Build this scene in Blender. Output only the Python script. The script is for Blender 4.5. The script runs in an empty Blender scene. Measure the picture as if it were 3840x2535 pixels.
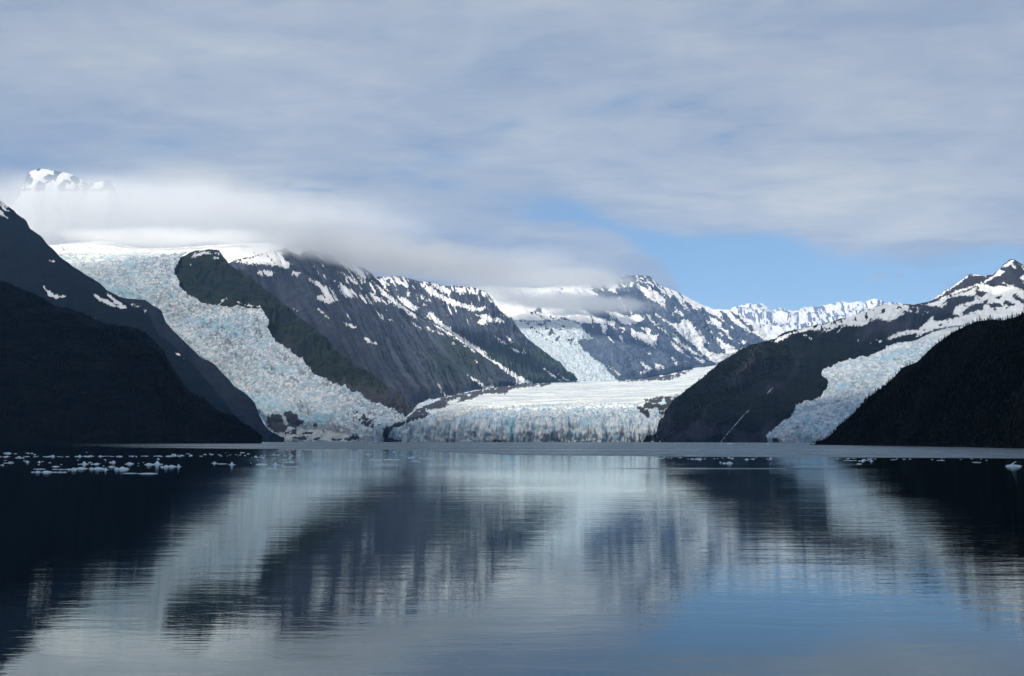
import bpy, math, random
import numpy as np

SC = bpy.context.scene
COL = SC.collection
R = math.radians
random.seed(7)
RNG = np.random.default_rng(11)

# ------------------------------------------------------------------ camera
F = 3688.0                      # focal length in photo pixels (3840 wide)
CX, CY, HZ = 1920.0, 1267.5, 1653.0
PITCH = math.atan((HZ - CY) / F)
CAMH = 5.0
cam = bpy.data.cameras.new('camera')
cam.sensor_width = 36.0
cam.lens = 36.0 * F / 3840.0
cam.clip_start = 0.5
cam.clip_end = 120000.0
camo = bpy.data.objects.new('camera', cam)
camo.location = (0, 0, CAMH)
camo.rotation_euler = (math.pi / 2 + PITCH, 0, 0)
COL.objects.link(camo)
SC.camera = camo

# ------------------------------------------------------------------ exposure / render
SC.view_settings.view_transform = 'Standard'
SC.view_settings.look = 'None'
SC.view_settings.exposure = 0.5
SC.view_settings.gamma = 1.0
SC.cycles.volume_bounces = 6
SC.cycles.max_bounces = 8
SC.cycles.diffuse_bounces = 2
SC.cycles.glossy_bounces = 3
SC.cycles.transparent_max_bounces = 16
SC.cycles.use_denoising = True
SC.cycles.sample_clamp_indirect = 4.0

# ------------------------------------------------------------------ sun
SUN_EL, SUN_AZ = 42.0, 222.0     # compass-like: 0 = +Y (ahead), 90 = +X (right); sun stands behind left
SUNV = np.array([math.cos(R(SUN_EL)) * math.sin(R(SUN_AZ)), math.cos(R(SUN_EL)) * math.cos(R(SUN_AZ)), math.sin(R(SUN_EL))])
sun = bpy.data.lights.new('sun', 'SUN')
sun.energy = 3.7
sun.angle = R(0.5)
sun.color = (1.0, 0.93, 0.80)
suno = bpy.data.objects.new('sun', sun)
suno.rotation_euler = (R(90 - SUN_EL), 0, R(180 - SUN_AZ))
COL.objects.link(suno)


# ------------------------------------------------------------------ projection helpers
def ray(px, py):
    px = np.asarray(px, float); py = np.asarray(py, float)
    x = (px - CX) / F
    y = (CY - py) / F
    c, s = math.cos(PITCH), math.sin(PITCH)
    return np.stack([x, c - y * s, s + y * c], -1)          # camera forward = (0, cos p, sin p)


def at(px, py, D):
    r = ray(px, py)
    k = np.asarray(D, float) / r[..., 1]
    return r * k[..., None] + np.array([0, 0, CAMH])


def project(P):
    c, s = math.cos(PITCH), math.sin(PITCH)
    x = P[..., 0]; y = P[..., 1]; z = P[..., 2] - CAMH
    d = y * c + z * s
    v = -y * s + z * c
    return CX + F * x / d, CY - F * v / d


def shore(py):                  # distance along the water that shows at pixel row py near the middle
    r = ray(CX, py)
    return -CAMH / r[2] * r[1]


def wpt(px, py):                # point of the water surface at a pixel
    r = ray(px, py)
    return r[0] * (-CAMH / r[2]), r[1] * (-CAMH / r[2])


CR = dict(c1=(0, 560), c2=(0, 1160), c3=(900, 860), c4=(900, 1160), c5=(1800, 960), c6=(2040, 1160), c7=(2840, 860), c8=(2840, 1160))


def cv(c, pts):
    ox, oy = CR[c]
    return [(ox + x * 0.42105, oy + y * 0.42105) for x, y in pts]


# ------------------------------------------------------------------ numpy noise
def _hash(ix, iy, iz, seed):
    h = (ix.astype(np.int64) * 374761393 + iy.astype(np.int64) * 668265263 + iz.astype(np.int64) * 2147483647 + seed * 1274126177) & 0xffffffff
    h = ((h ^ (h >> 13)) * 1274126177) & 0xffffffff
    h = ((h ^ (h >> 16)) * 2246822519) & 0xffffffff
    return (h ^ (h >> 15)) & 0xffffffff


def perlin(x, y, z=None, seed=0):
    x = np.asarray(x, float); y = np.asarray(y, float)
    z = np.zeros_like(x) if z is None else np.asarray(z, float)
    x0 = np.floor(x); y0 = np.floor(y); z0 = np.floor(z)
    fx, fy, fz = x - x0, y - y0, z - z0
    u, v, w = [t * t * t * (t * (t * 6 - 15) + 10) for t in (fx, fy, fz)]
    out = 0
    for dx in (0, 1):
        for dy in (0, 1):
            for dz in (0, 1):
                h = _hash(x0 + dx, y0 + dy, z0 + dz, seed)
                a = (h & 1023) / 1023.0 * 2 * math.pi
                b = ((h >> 10) & 1023) / 1023.0 * 2 - 1
                rr = np.sqrt(1 - b * b)
                g = rr * np.cos(a) * (fx - dx) + rr * np.sin(a) * (fy - dy) + b * (fz - dz)
                out = out + g * (u if dx else 1 - u) * (v if dy else 1 - v) * (w if dz else 1 - w)
    return out * 1.6


def fbm(x, y, z=None, oct=5, seed=0, gain=0.5, ridged=False):
    a, s, t = 1.0, 0.0, 0.0
    for i in range(oct):
        n = perlin(np.asarray(x) * 2 ** i, np.asarray(y) * 2 ** i, None if z is None else np.asarray(z) * 2 ** i, seed + i * 17)
        if ridged:
            n = 1 - 2 * np.abs(n)
        s = s + a * n; t += a; a *= gain
    return s / t


def sdist(px, py, poly):
    """signed distance in photo pixels, positive inside"""
    p = np.array(poly, float); n = len(p)
    d = np.full(px.shape, 1e9); inside = np.zeros(px.shape, bool)
    for i in range(n):
        x1, y1 = p[i]; x2, y2 = p[(i + 1) % n]
        ex, ey = x2 - x1, y2 - y1
        t = np.clip(((px - x1) * ex + (py - y1) * ey) / (ex * ex + ey * ey + 1e-9), 0, 1)
        d = np.minimum(d, np.hypot(px - x1 - t * ex, py - y1 - t * ey))
        c = ((y1 > py) != (y2 > py)) & (px < (x2 - x1) * (py - y1) / (y2 - y1 + 1e-12) + x1)
        inside ^= c
    return np.where(inside, d, -d)


def sstep(a, b, x):
    t = np.clip((x - a) / (b - a), 0, 1)
    return t * t * (3 - 2 * t)


# ------------------------------------------------------------------ mesh helpers
def tag(o, label, cat, group=None, kind=None):
    o['label'] = label
    o['category'] = cat
    if group: o['group'] = group
    if kind: o['kind'] = kind
    return o


def grid_mesh(name, P, mat, attrs=None, uv=None, smooth=True):
    nv, nu = P.shape[:2]
    me = bpy.data.meshes.new(name)
    me.vertices.add(nv * nu)
    me.vertices.foreach_set('co', P.reshape(-1).astype(np.float32))
    idx = np.arange(nv * nu).reshape(nv, nu)
    q = np.stack([idx[:-1, :-1], idx[:-1, 1:], idx[1:, 1:], idx[1:, :-1]], -1).reshape(-1)
    nf = (nv - 1) * (nu - 1)
    me.loops.add(nf * 4)
    me.loops.foreach_set('vertex_index', q.astype(np.int32))
    me.polygons.add(nf)
    me.polygons.foreach_set('loop_start', np.arange(0, nf * 4, 4, dtype=np.int32))
    me.polygons.foreach_set('loop_total', np.full(nf, 4, np.int32))
    me.update(calc_edges=True)
    me.polygons.foreach_set('use_smooth', np.full(nf, smooth))
    for k, a in (attrs or {}).items():
        at_ = me.attributes.new(k, 'FLOAT', 'POINT')
        at_.data.foreach_set('value', a.reshape(-1).astype(np.float32))
    if uv is not None:
        l = me.uv_layers.new(name='UVMap')
        l.data.foreach_set('uv', uv.reshape(-1, 2)[q].reshape(-1).astype(np.float32))
    me.materials.append(mat)
    o = bpy.data.objects.new(name, me)
    COL.objects.link(o)
    return o


def soup(name, V, Fc, mat, smooth=False, mats=None, mi=None):
    """mesh from triangle/quad arrays (all faces the same size)"""
    me = bpy.data.meshes.new(name)
    V = np.asarray(V, np.float32); Fc = np.asarray(Fc, np.int32)
    me.vertices.add(len(V)); me.vertices.foreach_set('co', V.reshape(-1))
    k = Fc.shape[1]; nf = len(Fc)
    me.loops.add(nf * k); me.loops.foreach_set('vertex_index', Fc.reshape(-1))
    me.polygons.add(nf)
    me.polygons.foreach_set('loop_start', np.arange(0, nf * k, k, dtype=np.int32))
    me.polygons.foreach_set('loop_total', np.full(nf, k, np.int32))
    me.update(calc_edges=True)
    me.polygons.foreach_set('use_smooth', np.full(nf, smooth))
    me.materials.append(mat)
    o = bpy.data.objects.new(name, me)
    COL.objects.link(o)
    return o


def guide(pts, nu):
    """pts: (px, py|None, D[, t]); returns nu world points evenly spread in t"""
    W, T = [], []
    hast = len(pts[0]) > 3
    for p in pts:
        if p[1] is None:
            r = ray(p[0], HZ); k = p[2] / r[1]
            w = np.array([r[0] * k, p[2], -8.0])
        else:
            w = at(p[0], p[1], p[2])
        W.append(w)
        T.append(p[3] if hast else None)
    W = np.array(W)
    if not hast:
        q = np.array([(p[0], p[1] if p[1] is not None else 1660) for p in pts], float)
        d = np.concatenate([[0], np.cumsum(np.hypot(*np.diff(q, axis=0).T))])
        T = d / d[-1]
    t = np.linspace(0, 1, nu)
    return np.stack([np.interp(t, T, W[:, i]) for i in range(3)], -1)


def loft(guides, rows, nu, smooth=True):
    """surface through the guides (foot first, crest last) then a slope down the far side.
    returns P (nv,nu,3), U, V arrays (0..1)"""
    G = np.array([g if isinstance(g, np.ndarray) else guide(g, nu) for g in guides])
    out, vs = [], []
    K = len(G)
    for k in range(K - 1):
        n = rows[k]
        p0 = G[max(k - 1, 0)]; p1 = G[k]; p2 = G[k + 1]; p3 = G[min(k + 2, K - 1)]
        for i in range(n + (1 if k == K - 2 else 0)):
            s = i / n
            lin = p1 * (1 - s) + p2 * s
            if smooth and K > 2:
                cr = 0.5 * ((2 * p1) + (-p0 + p2) * s + (2 * p0 - 5 * p1 + 4 * p2 - p3) * s * s + (-p0 + 3 * p1 - 3 * p2 + p3) * s ** 3)
                lin = 0.5 * lin + 0.5 * cr
            out.append(lin); vs.append((k + s) / (K - 1))
    P = np.array(out)
    V = np.repeat(np.array(vs)[:, None], nu, 1)
    U = np.repeat(np.linspace(0, 1, nu)[None], len(out), 0)
    return P, U, V


def normals(P):
    du = np.gradient(P, axis=1); dv = np.gradient(P, axis=0)
    n = np.cross(du, dv)
    n /= np.linalg.norm(n, axis=-1, keepdims=True) + 1e-9
    s = np.sign(n[..., 2:3]); s[s == 0] = 1
    flip = np.sign((n * (np.array([0, 0, CAMH]) - P)).sum(-1).mean())
    return n * flip


def far_side(P, U, V, back, drop, n=10, rough=40.0, seed=3):
    """adds the slope that falls away behind the crest, so that the mountain is solid from the side"""
    c = P[-1]
    add, u, v = [], [], []
    for i in range(1, n + 1):
        s = i / n
        q = c.copy()
        q[:, 1] += back * s
        q[:, 0] *= (q[:, 1] / c[:, 1])
        q[:, 2] = c[:, 2] - np.minimum(drop, c[:, 2] + 20) * s ** 0.8 + rough * s * perlin(q[:, 0] / 400, q[:, 1] / 400, seed=seed)
        add.append(q); u.append(U[-1]); v.append(np.full(len(c), 1 + 0.2 * s))
    return np.concatenate([P, np.array(add)]), np.concatenate([U, np.array(u)]), np.concatenate([V, np.array(v)])


def paint(P, U, V, lst, fu, fv, wob=6.0, seed=5, soft=6.0, warp=0.0, iso=False):
    """lst: (polygon in photo pixels, density). density 1 solid, less = broken into fall-line streaks, -1 = rock."""
    px, py = project(P)
    n1 = fbm(px / 22.0, py / 22.0, oct=4, seed=seed) * 2
    streak = fbm(U * fu + warp * V, V * fv, oct=4, seed=seed + 50) * 1.6 + 0.45 * fbm(px / 14.0, py / 14.0, oct=3, seed=seed + 90)
    fl = fbm(U * fu * 1.5 + warp * V, V * fv * 2.2, oct=4, seed=seed + 33, gain=0.65) * 2
    n1 = 0.6 * n1 + 0.75 * fbm(px / 7.0, py / 7.0, oct=2, seed=seed + 8) * 2 + (0 if iso else 1.0) * fl
    if iso: streak = fbm(px / 26.0, py / 15.0, oct=5, seed=seed + 50, gain=0.6) * 1.7
    s = np.zeros(px.shape)
    for poly, dens in lst:
        xs = [p[0] for p in poly]; ys = [p[1] for p in poly]
        m = (px > min(xs) - 40) & (px < max(xs) + 40) & (py > min(ys) - 40) & (py < max(ys) + 40)
        if not m.any(): continue
        d = sdist(px[m], py[m], poly) + n1[m] * wob
        e = np.clip(0.5 + d / (2 * soft), 0, 1)
        if dens < 0:
            s[m] = np.minimum(s[m], 1 - e)
        elif dens >= 1:
            if not iso: e = np.minimum(e, np.clip(0.5 + 2.2 * (streak[m] + 0.62), 0, 1))
            s[m] = np.maximum(s[m], e)
        else:
            k = np.clip(0.5 + 2.6 * (streak[m] + (dens - 0.5) * 1.35), 0, 1)
            s[m] = np.maximum(s[m], np.minimum(e, k))
    return s


# ------------------------------------------------------------------ node helpers
class NT:
    def __init__(s, tree):
        s.t = tree; s.n = tree.nodes; s.l = tree.links

    def node(s, typ, **kw):
        n = s.n.new(typ)
        for k, v in kw.items():
            setattr(n, k, v)
        return n

    def link(s, a, b): s.l.new(a, b)

    def val(s, x, sock):
        if isinstance(x, (int, float)): sock.default_value = x
        elif isinstance(x, tuple): sock.default_value = x if len(x) == len(sock.default_value) else (*x, 1.0)[:len(sock.default_value)]
        else: s.link(x, sock)

    def math(s, op, a, b=0.0, c=None, clamp=False):
        n = s.node('ShaderNodeMath', operation=op, use_clamp=clamp)
        s.val(a, n.inputs[0]); s.val(b, n.inputs[1])
        if c is not None: s.val(c, n.inputs[2])
        return n.outputs[0]

    def mix(s, f, a, b):
        n = s.node('ShaderNodeMix', data_type='RGBA')
        s.val(f, n.inputs[0]); s.val(a, n.inputs[6]); s.val(b, n.inputs[7])
        return n.outputs[2]

    def mixf(s, f, a, b):
        n = s.node('ShaderNodeMix', data_type='FLOAT')
        s.val(f, n.inputs[0]); s.val(a, n.inputs[2]); s.val(b, n.inputs[3])
        return n.outputs[0]

    def noise(s, vec, scale, detail=4.0, rough=0.5, dist=0.0, out=0):
        n = s.node('ShaderNodeTexNoise')
        if vec is not None: s.link(vec, n.inputs['Vector'])
        n.inputs['Scale'].default_value = scale
        n.inputs['Detail'].default_value = detail
        n.inputs['Roughness'].default_value = rough
        n.inputs['Distortion'].default_value = dist
        return n.outputs[out]

    def ramp(s, x, a, b, lo=0.0, hi=1.0):
        n = s.node('ShaderNodeMapRange', interpolation_type='SMOOTHSTEP')
        s.val(x, n.inputs[0])
        n.inputs[1].default_value = a; n.inputs[2].default_value = b
        n.inputs[3].default_value = lo; n.inputs[4].default_value = hi
        return n.outputs[0]

    def mapping(s, vec, scale=(1, 1, 1), rot=(0, 0, 0), loc=(0, 0, 0)):
        n = s.node('ShaderNodeMapping')
        s.link(vec, n.inputs[0])
        n.inputs['Scale'].default_value = scale
        n.inputs['Rotation'].default_value = rot
        n.inputs['Location'].default_value = loc
        return n.outputs[0]

    def attr(s, name):
        n = s.node('ShaderNodeAttribute', attribute_name=name)
        return n.outputs['Fac']

    def pos(s):
        return s.node('ShaderNodeNewGeometry').outputs['Position']

    def uv(s):
        return s.node('ShaderNodeTexCoord').outputs['UV']

    def curve(s, x, pts):
        n = s.node('ShaderNodeFloatCurve')
        s.val(x, n.inputs[1])
        c = n.mapping.curves[0]
        pts = sorted(pts)
        c.points[0].location = pts[0]; c.points[1].location = pts[-1]
        for p in pts[1:-1]: c.points.new(*p)
        n.mapping.update()
        return n.outputs[0]


def new_mat(name):
    m = bpy.data.materials.new(name)
    m.use_nodes = True
    m.node_tree.nodes.clear()
    nt = NT(m.node_tree)
    b = nt.node('ShaderNodeBsdfPrincipled')
    o = nt.node('ShaderNodeOutputMaterial')
    nt.link(b.outputs[0], o.inputs[0])
    return m, nt, b


def bump(nt, b, h, dist, strength=1.0):
    n = nt.node('ShaderNodeBump')
    n.inputs['Strength'].default_value = strength
    n.inputs['Distance'].default_value = dist
    nt.link(h, n.inputs['Height'])
    nt.link(n.outputs[0], b.inputs['Normal'])


# ------------------------------------------------------------------ sky (world)
def build_world():
    w = bpy.data.worlds.new('World')
    SC.world = w
    w.use_nodes = True
    w.node_tree.nodes.clear()
    nt = NT(w.node_tree)
    out = nt.node('ShaderNodeOutputWorld')
    sky = nt.node('ShaderNodeTexSky', sky_type='NISHITA', sun_disc=False)
    sky.sun_elevation = R(SUN_EL)
    sky.sun_rotation = R(SUN_AZ)
    sky.air_density = 1.0; sky.dust_density = 0.3; sky.ozone_density = 3.0
    d = nt.node('ShaderNodeTexCoord').outputs['Generated']
    sp = nt.node('ShaderNodeSeparateXYZ'); nt.link(d, sp.inputs[0])
    x, y, z = sp.outputs
    zz = nt.math('ABSOLUTE', z)
    az = nt.math('ARCTAN2', x, y)
    el = nt.math('ARCSINE', zz)

    def azel(px, py):
        r = ray(px, py); r = r / np.linalg.norm(r)
        return math.atan2(r[0], r[1]), math.asin(r[2])
    AZ0, AZ1, E1 = -0.6, 0.6, 0.5
    azn = nt.math('DIVIDE', nt.math('SUBTRACT', az, AZ0), AZ1 - AZ0)

    def edge(pts):
        q = []
        for px, py in pts:
            a, e = azel(px, py)
            q.append(((a - AZ0) / (AZ1 - AZ0), max(e, 0) / E1))
        return nt.math('MULTIPLY', nt.curve(azn, q), E1)
    # plane-projected cloud coordinates (a layer overhead seen in perspective)
    k = nt.math('ADD', zz, 0.09)
    cx = nt.math('DIVIDE', x, k); cy = nt.math('DIVIDE', y, k)
    cb = nt.node('ShaderNodeCombineXYZ'); nt.link(cx, cb.inputs[0]); nt.link(cy, cb.inputs[1])
    pv = nt.mapping(cb.outputs[0], scale=(1.0, 1.35, 1.0), rot=(0, 0, 0.22))
    n_big = nt.noise(pv, 0.9, 3, 0.5, 0.3)
    n_mid = nt.noise(pv, 2.6, 6, 0.55, 0.5)
    n_fine = nt.noise(nt.mapping(cb.outputs[0], scale=(1.0, 1.9, 1.0), rot=(0, 0, 0.26)), 5.5, 7, 0.6, 0.7)
    ev = nt.node('ShaderNodeCombineXYZ'); nt.link(az, ev.inputs[0]); nt.link(el, ev.inputs[1])
    n_edge = nt.noise(nt.mapping(ev.outputs[0], scale=(1.0, 3.4, 1.0), rot=(0, 0, -0.16)), 9.0, 6, 0.6, 0.4)
    n_wisp = nt.noise(nt.mapping(ev.outputs[0], scale=(1.0, 6.0, 1.0), rot=(0, 0, -0.1)), 14.0, 6, 0.65, 0.6)
    wob = nt.math('MULTIPLY', nt.math('SUBTRACT', n_edge, 0.5), 0.05)
    up = edge([(-600, 1700), (900, 1500), (1700, 900), (1860, 840), (1960, 800), (2120, 785), (2230, 800), (2340, 848), (2600, 872), (2950, 892), (3080, 935), (3270, 975), (3500, 988), (3660, 968), (3780, 945), (3840, 960), (4400, 960)])
    lo = edge([(-600, 800), (1700, 700), (1860, 740), (1950, 800), (2050, 840), (2180, 855), (2300, 880), (2400, 930), (2480, 990), (2540, 1060), (2640, 1400), (4400, 1640)])
    elw = nt.math('ADD', el, wob)
    upm = nt.ramp(nt.math('SUBTRACT', elw, up), -0.012, 0.014)
    lom = nt.ramp(nt.math('SUBTRACT', lo, elw), -0.012, 0.012)
    cov = nt.math('MAXIMUM', upm, lom)
    # thin spots where blue shows through
    thin = nt.ramp(nt.math('ADD', nt.math('MULTIPLY', n_mid, 0.6), nt.math('MULTIPLY', n_fine, 0.4)), 0.40, 0.30, 0.0, 0.5)

    def blob(px, py, sx, sy, slope=0.0):
        a, e = azel(px, py)
        da = nt.math('SUBTRACT', az, a)
        de = nt.math('SUBTRACT', nt.math('SUBTRACT', el, e), nt.math('MULTIPLY', da, slope))
        q = nt.math('ADD', nt.math('POWER', nt.math('ABSOLUTE', nt.math('DIVIDE', da, sx / F)), 2.0), nt.math('POWER', nt.math('ABSOLUTE', nt.math('DIVIDE', de, sy / F)), 2.0))
        return nt.math('EXPONENT', nt.math('MULTIPLY', q, -1.0))
    holes = None
    for b in [(600, 545, 130, 45, 0.1), (1680, 590, 130, 40, -.15), (1640, 690, 140, 30, -.1), (80, 615, 190, 28, -0.12), (2330, 385, 110, 30, .2), (1900, 470, 90, 22, .2), (2010, 770, 200, 40, -.1), (1500, 640, 60, 20, 0)]:
        h = blob(*b)
        holes = h if holes is None else nt.math('ADD', holes, h)
    holes = nt.math('MULTIPLY', nt.math('MULTIPLY', holes, 0.45), nt.ramp(n_wisp, 0.36, 0.60))
    cov = nt.math('MULTIPLY', cov, nt.math('SUBTRACT', 1.0, nt.math('MINIMUM', nt.math('ADD', holes, thin), 0.85)))
    puffs = nt.math('ADD', blob(3296, 1037, 26, 13), nt.math('MULTIPLY', blob(3372, 1034, 22, 11), 0.7))
    puffs = nt.math('ADD', puffs, blob(3610, 1060, 55, 28))
    cov = nt.math('MAXIMUM', cov, nt.math('MULTIPLY', nt.math('MINIMUM', puffs, 1.0), nt.ramp(n_wisp, 0.25, 0.6, 0.2, 0.75)))
    # brightness of the cloud: real thickness variation
    br = nt.math('ADD', nt.math('MULTIPLY', n_big, 0.30), nt.math('MULTIPLY', n_mid, 0.36))
    br = nt.math('ADD', br, nt.math('MULTIPLY', n_fine, 0.20))
    br = nt.math('ADD', br, nt.math('MULTIPLY', n_wisp, 0.12))
    br = nt.math('ADD', br, -0.068)
    for (px, py, sx, sy, sl, amp) in BLOBS:
        br = nt.math('ADD', br, nt.math('MULTIPLY', blob(px, py, sx, sy, sl), amp))
    t = nt.ramp(br, 0.16, 0.72)
    cr = nt.node('ShaderNodeValToRGB'); nt.link(br, cr.inputs[0])
    e = cr.color_ramp.elements
    e[0].position = 0.16; e[0].color = (0.185, 0.24, 0.345, 1)
    e[1].position = 0.80; e[1].color = (0.74, 0.70, 0.56, 1)
    for p, c in ((0.34, (0.265, 0.31, 0.385)), (0.48, (0.365, 0.395, 0.43)), (0.62, (0.50, 0.51, 0.49))):
        q = e.new(p); q.color = (*c, 1)
    tm = nt.node('ShaderNodeMix', data_type='RGBA', blend_type='MULTIPLY'); tm.inputs[0].default_value = 1.0
    nt.link(sky.outputs[0], tm.inputs[6]); tm.inputs[7].default_value = (0.88, 0.91, 0.89, 1)
    bg1 = nt.node('ShaderNodeBackground'); nt.link(tm.outputs[2], bg1.inputs[0]); bg1.inputs[1].default_value = SKY_K
    bg2 = nt.node('ShaderNodeBackground'); nt.link(cr.outputs[0], bg2.inputs[0]); bg2.inputs[1].default_value = 1.0
    mx = nt.node('ShaderNodeMixShader'); nt.link(cov, mx.inputs[0]); nt.link(bg1.outputs[0], mx.inputs[1]); nt.link(bg2.outputs[0], mx.inputs[2])
    nt.link(mx.outputs[0], out.inputs[0])


SKY_K = 0.10
BLOBS = [
    (560, 830, 600, 120, 0.0, 0.46), (950, 690, 420, 60, -0.05, 0.16), (3200, 740, 680, 130, -0.03, 0.20), (3400, 900, 520, 60, 0, 0.12),
    (400, 180, 500, 90, 0, 0.06), (200, 600, 330, 110, 0, -0.12), (1750, 950, 420, 80, -0.1, -0.10), (3300, 60, 500, 100, 0, -0.08), (1300, 150, 500, 120, 0, -0.04),
    (2200, 560, 350, 60, 0.1, 0.07), (1750, 380, 260, 110, 0.2, -0.06), (500, 400, 400, 60, 0, -.03),
]
build_world()

# ------------------------------------------------------------------ materials
def rock_material(name, rock_a, rock_b, veg_a, veg_b, fs=(60, 6), snow_c=(0.82, 0.83, 0.84), ice_c=(0.60, 0.67, 0.72), bump_d=6.0, nscale=0.01, rough_veg=0.05):
    m, nt, b = new_mat(name)
    pos = nt.pos(); uv = nt.uv()
    st = nt.noise(nt.mapping(uv, scale=(fs[0], fs[1], 1)), 1.0, 6, 0.6, 0.7)
    nb = nt.noise(pos, nscale, 6, 0.6)
    nf = nt.noise(pos, nscale * 9, 5, 0.65)
    rk = nt.mix(nt.ramp(nt.math('ADD', nt.math('MULTIPLY', st, 0.5), nt.math('MULTIPLY', nf, 0.5)), 0.38, 0.62), rock_a, rock_b)
    rk = nt.mix(nt.ramp(nb, 0.40, 0.62, 0.0, 0.45), rk, rock_a)
    vg = nt.mix(nt.ramp(nt.math('ADD', nt.math('MULTIPLY', nb, 0.5), nt.math('MULTIPLY', nf, 0.5)), 0.38, 0.62), veg_a, veg_b)
    va = nt.attr('veg')
    vm = nt.ramp(nt.math('ADD', va, nt.math('MULTIPLY', nt.math('SUBTRACT', nt.math('ADD', nt.math('MULTIPLY', st, .5), nt.math('MULTIPLY', nf, .5)), 0.5), 1.6)), 0.35, 0.65)
    base = nt.mix(vm, rk, vg)
    da = nt.attr('debris')
    dirt = nt.mix(nf, (0.035, 0.042, 0.055), (0.12, 0.125, 0.14))
    ia = nt.attr('ice')
    n2 = nt.noise(pos, nscale * 4.5, 6, 0.65)
    n3 = nt.noise(pos, nscale * 14, 5, 0.7)
    ice = nt.mix(nt.ramp(n2, 0.38, 0.62), (0.42, 0.52, 0.60), ice_c)
    ice = nt.mix(nt.ramp(n3, 0.50, 0.72), ice, (0.22, 0.23, 0.25))
    ice = nt.mix(nt.ramp(nf, 0.50, 0.68), ice, (0.80, 0.82, 0.83))
    im = nt.ramp(nt.math('ADD', ia, nt.math('MULTIPLY', nt.math('SUBTRACT', n3, 0.5), 0.7)), 0.4, 0.6)
    base = nt.mix(im, base, ice)
    sn = nt.attr('snow')
    s2n = nt.noise(nt.mapping(uv, scale=(fs[0] * 2.6, fs[1] * 5, 1)), 1.0, 5, 0.65, 0.4)
    sm = nt.ramp(nt.math('ADD', nt.math('ADD', sn, nt.math('MULTIPLY', nt.math('SUBTRACT', nf, 0.5), 0.7)), nt.math('MULTIPLY', nt.math('SUBTRACT', s2n, 0.5), 0.9)), 0.38, 0.66)
    base = nt.mix(sm, base, nt.mix(nt.ramp(nb, 0.35, 0.65), tuple(c * 0.86 for c in snow_c), snow_c))
    dm = nt.ramp(nt.math('ADD', da, nt.math('MULTIPLY', nt.math('SUBTRACT', n3, 0.5), 1.5)), 0.42, 0.62)
    base = nt.mix(dm, base, dirt)
    nt.link(base, b.inputs['Base Color'])
    b.inputs['Roughness'].default_value = 0.95
    b.inputs['Specular IOR Level'].default_value = 0.1
    h = nt.math('ADD', nf, nt.math('MULTIPLY', nb, 2.0))
    h = nt.math('MULTIPLY', h, nt.mixf(sm, 1.0, 0.12))
    bump(nt, b, h, bump_d)
    return m


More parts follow.
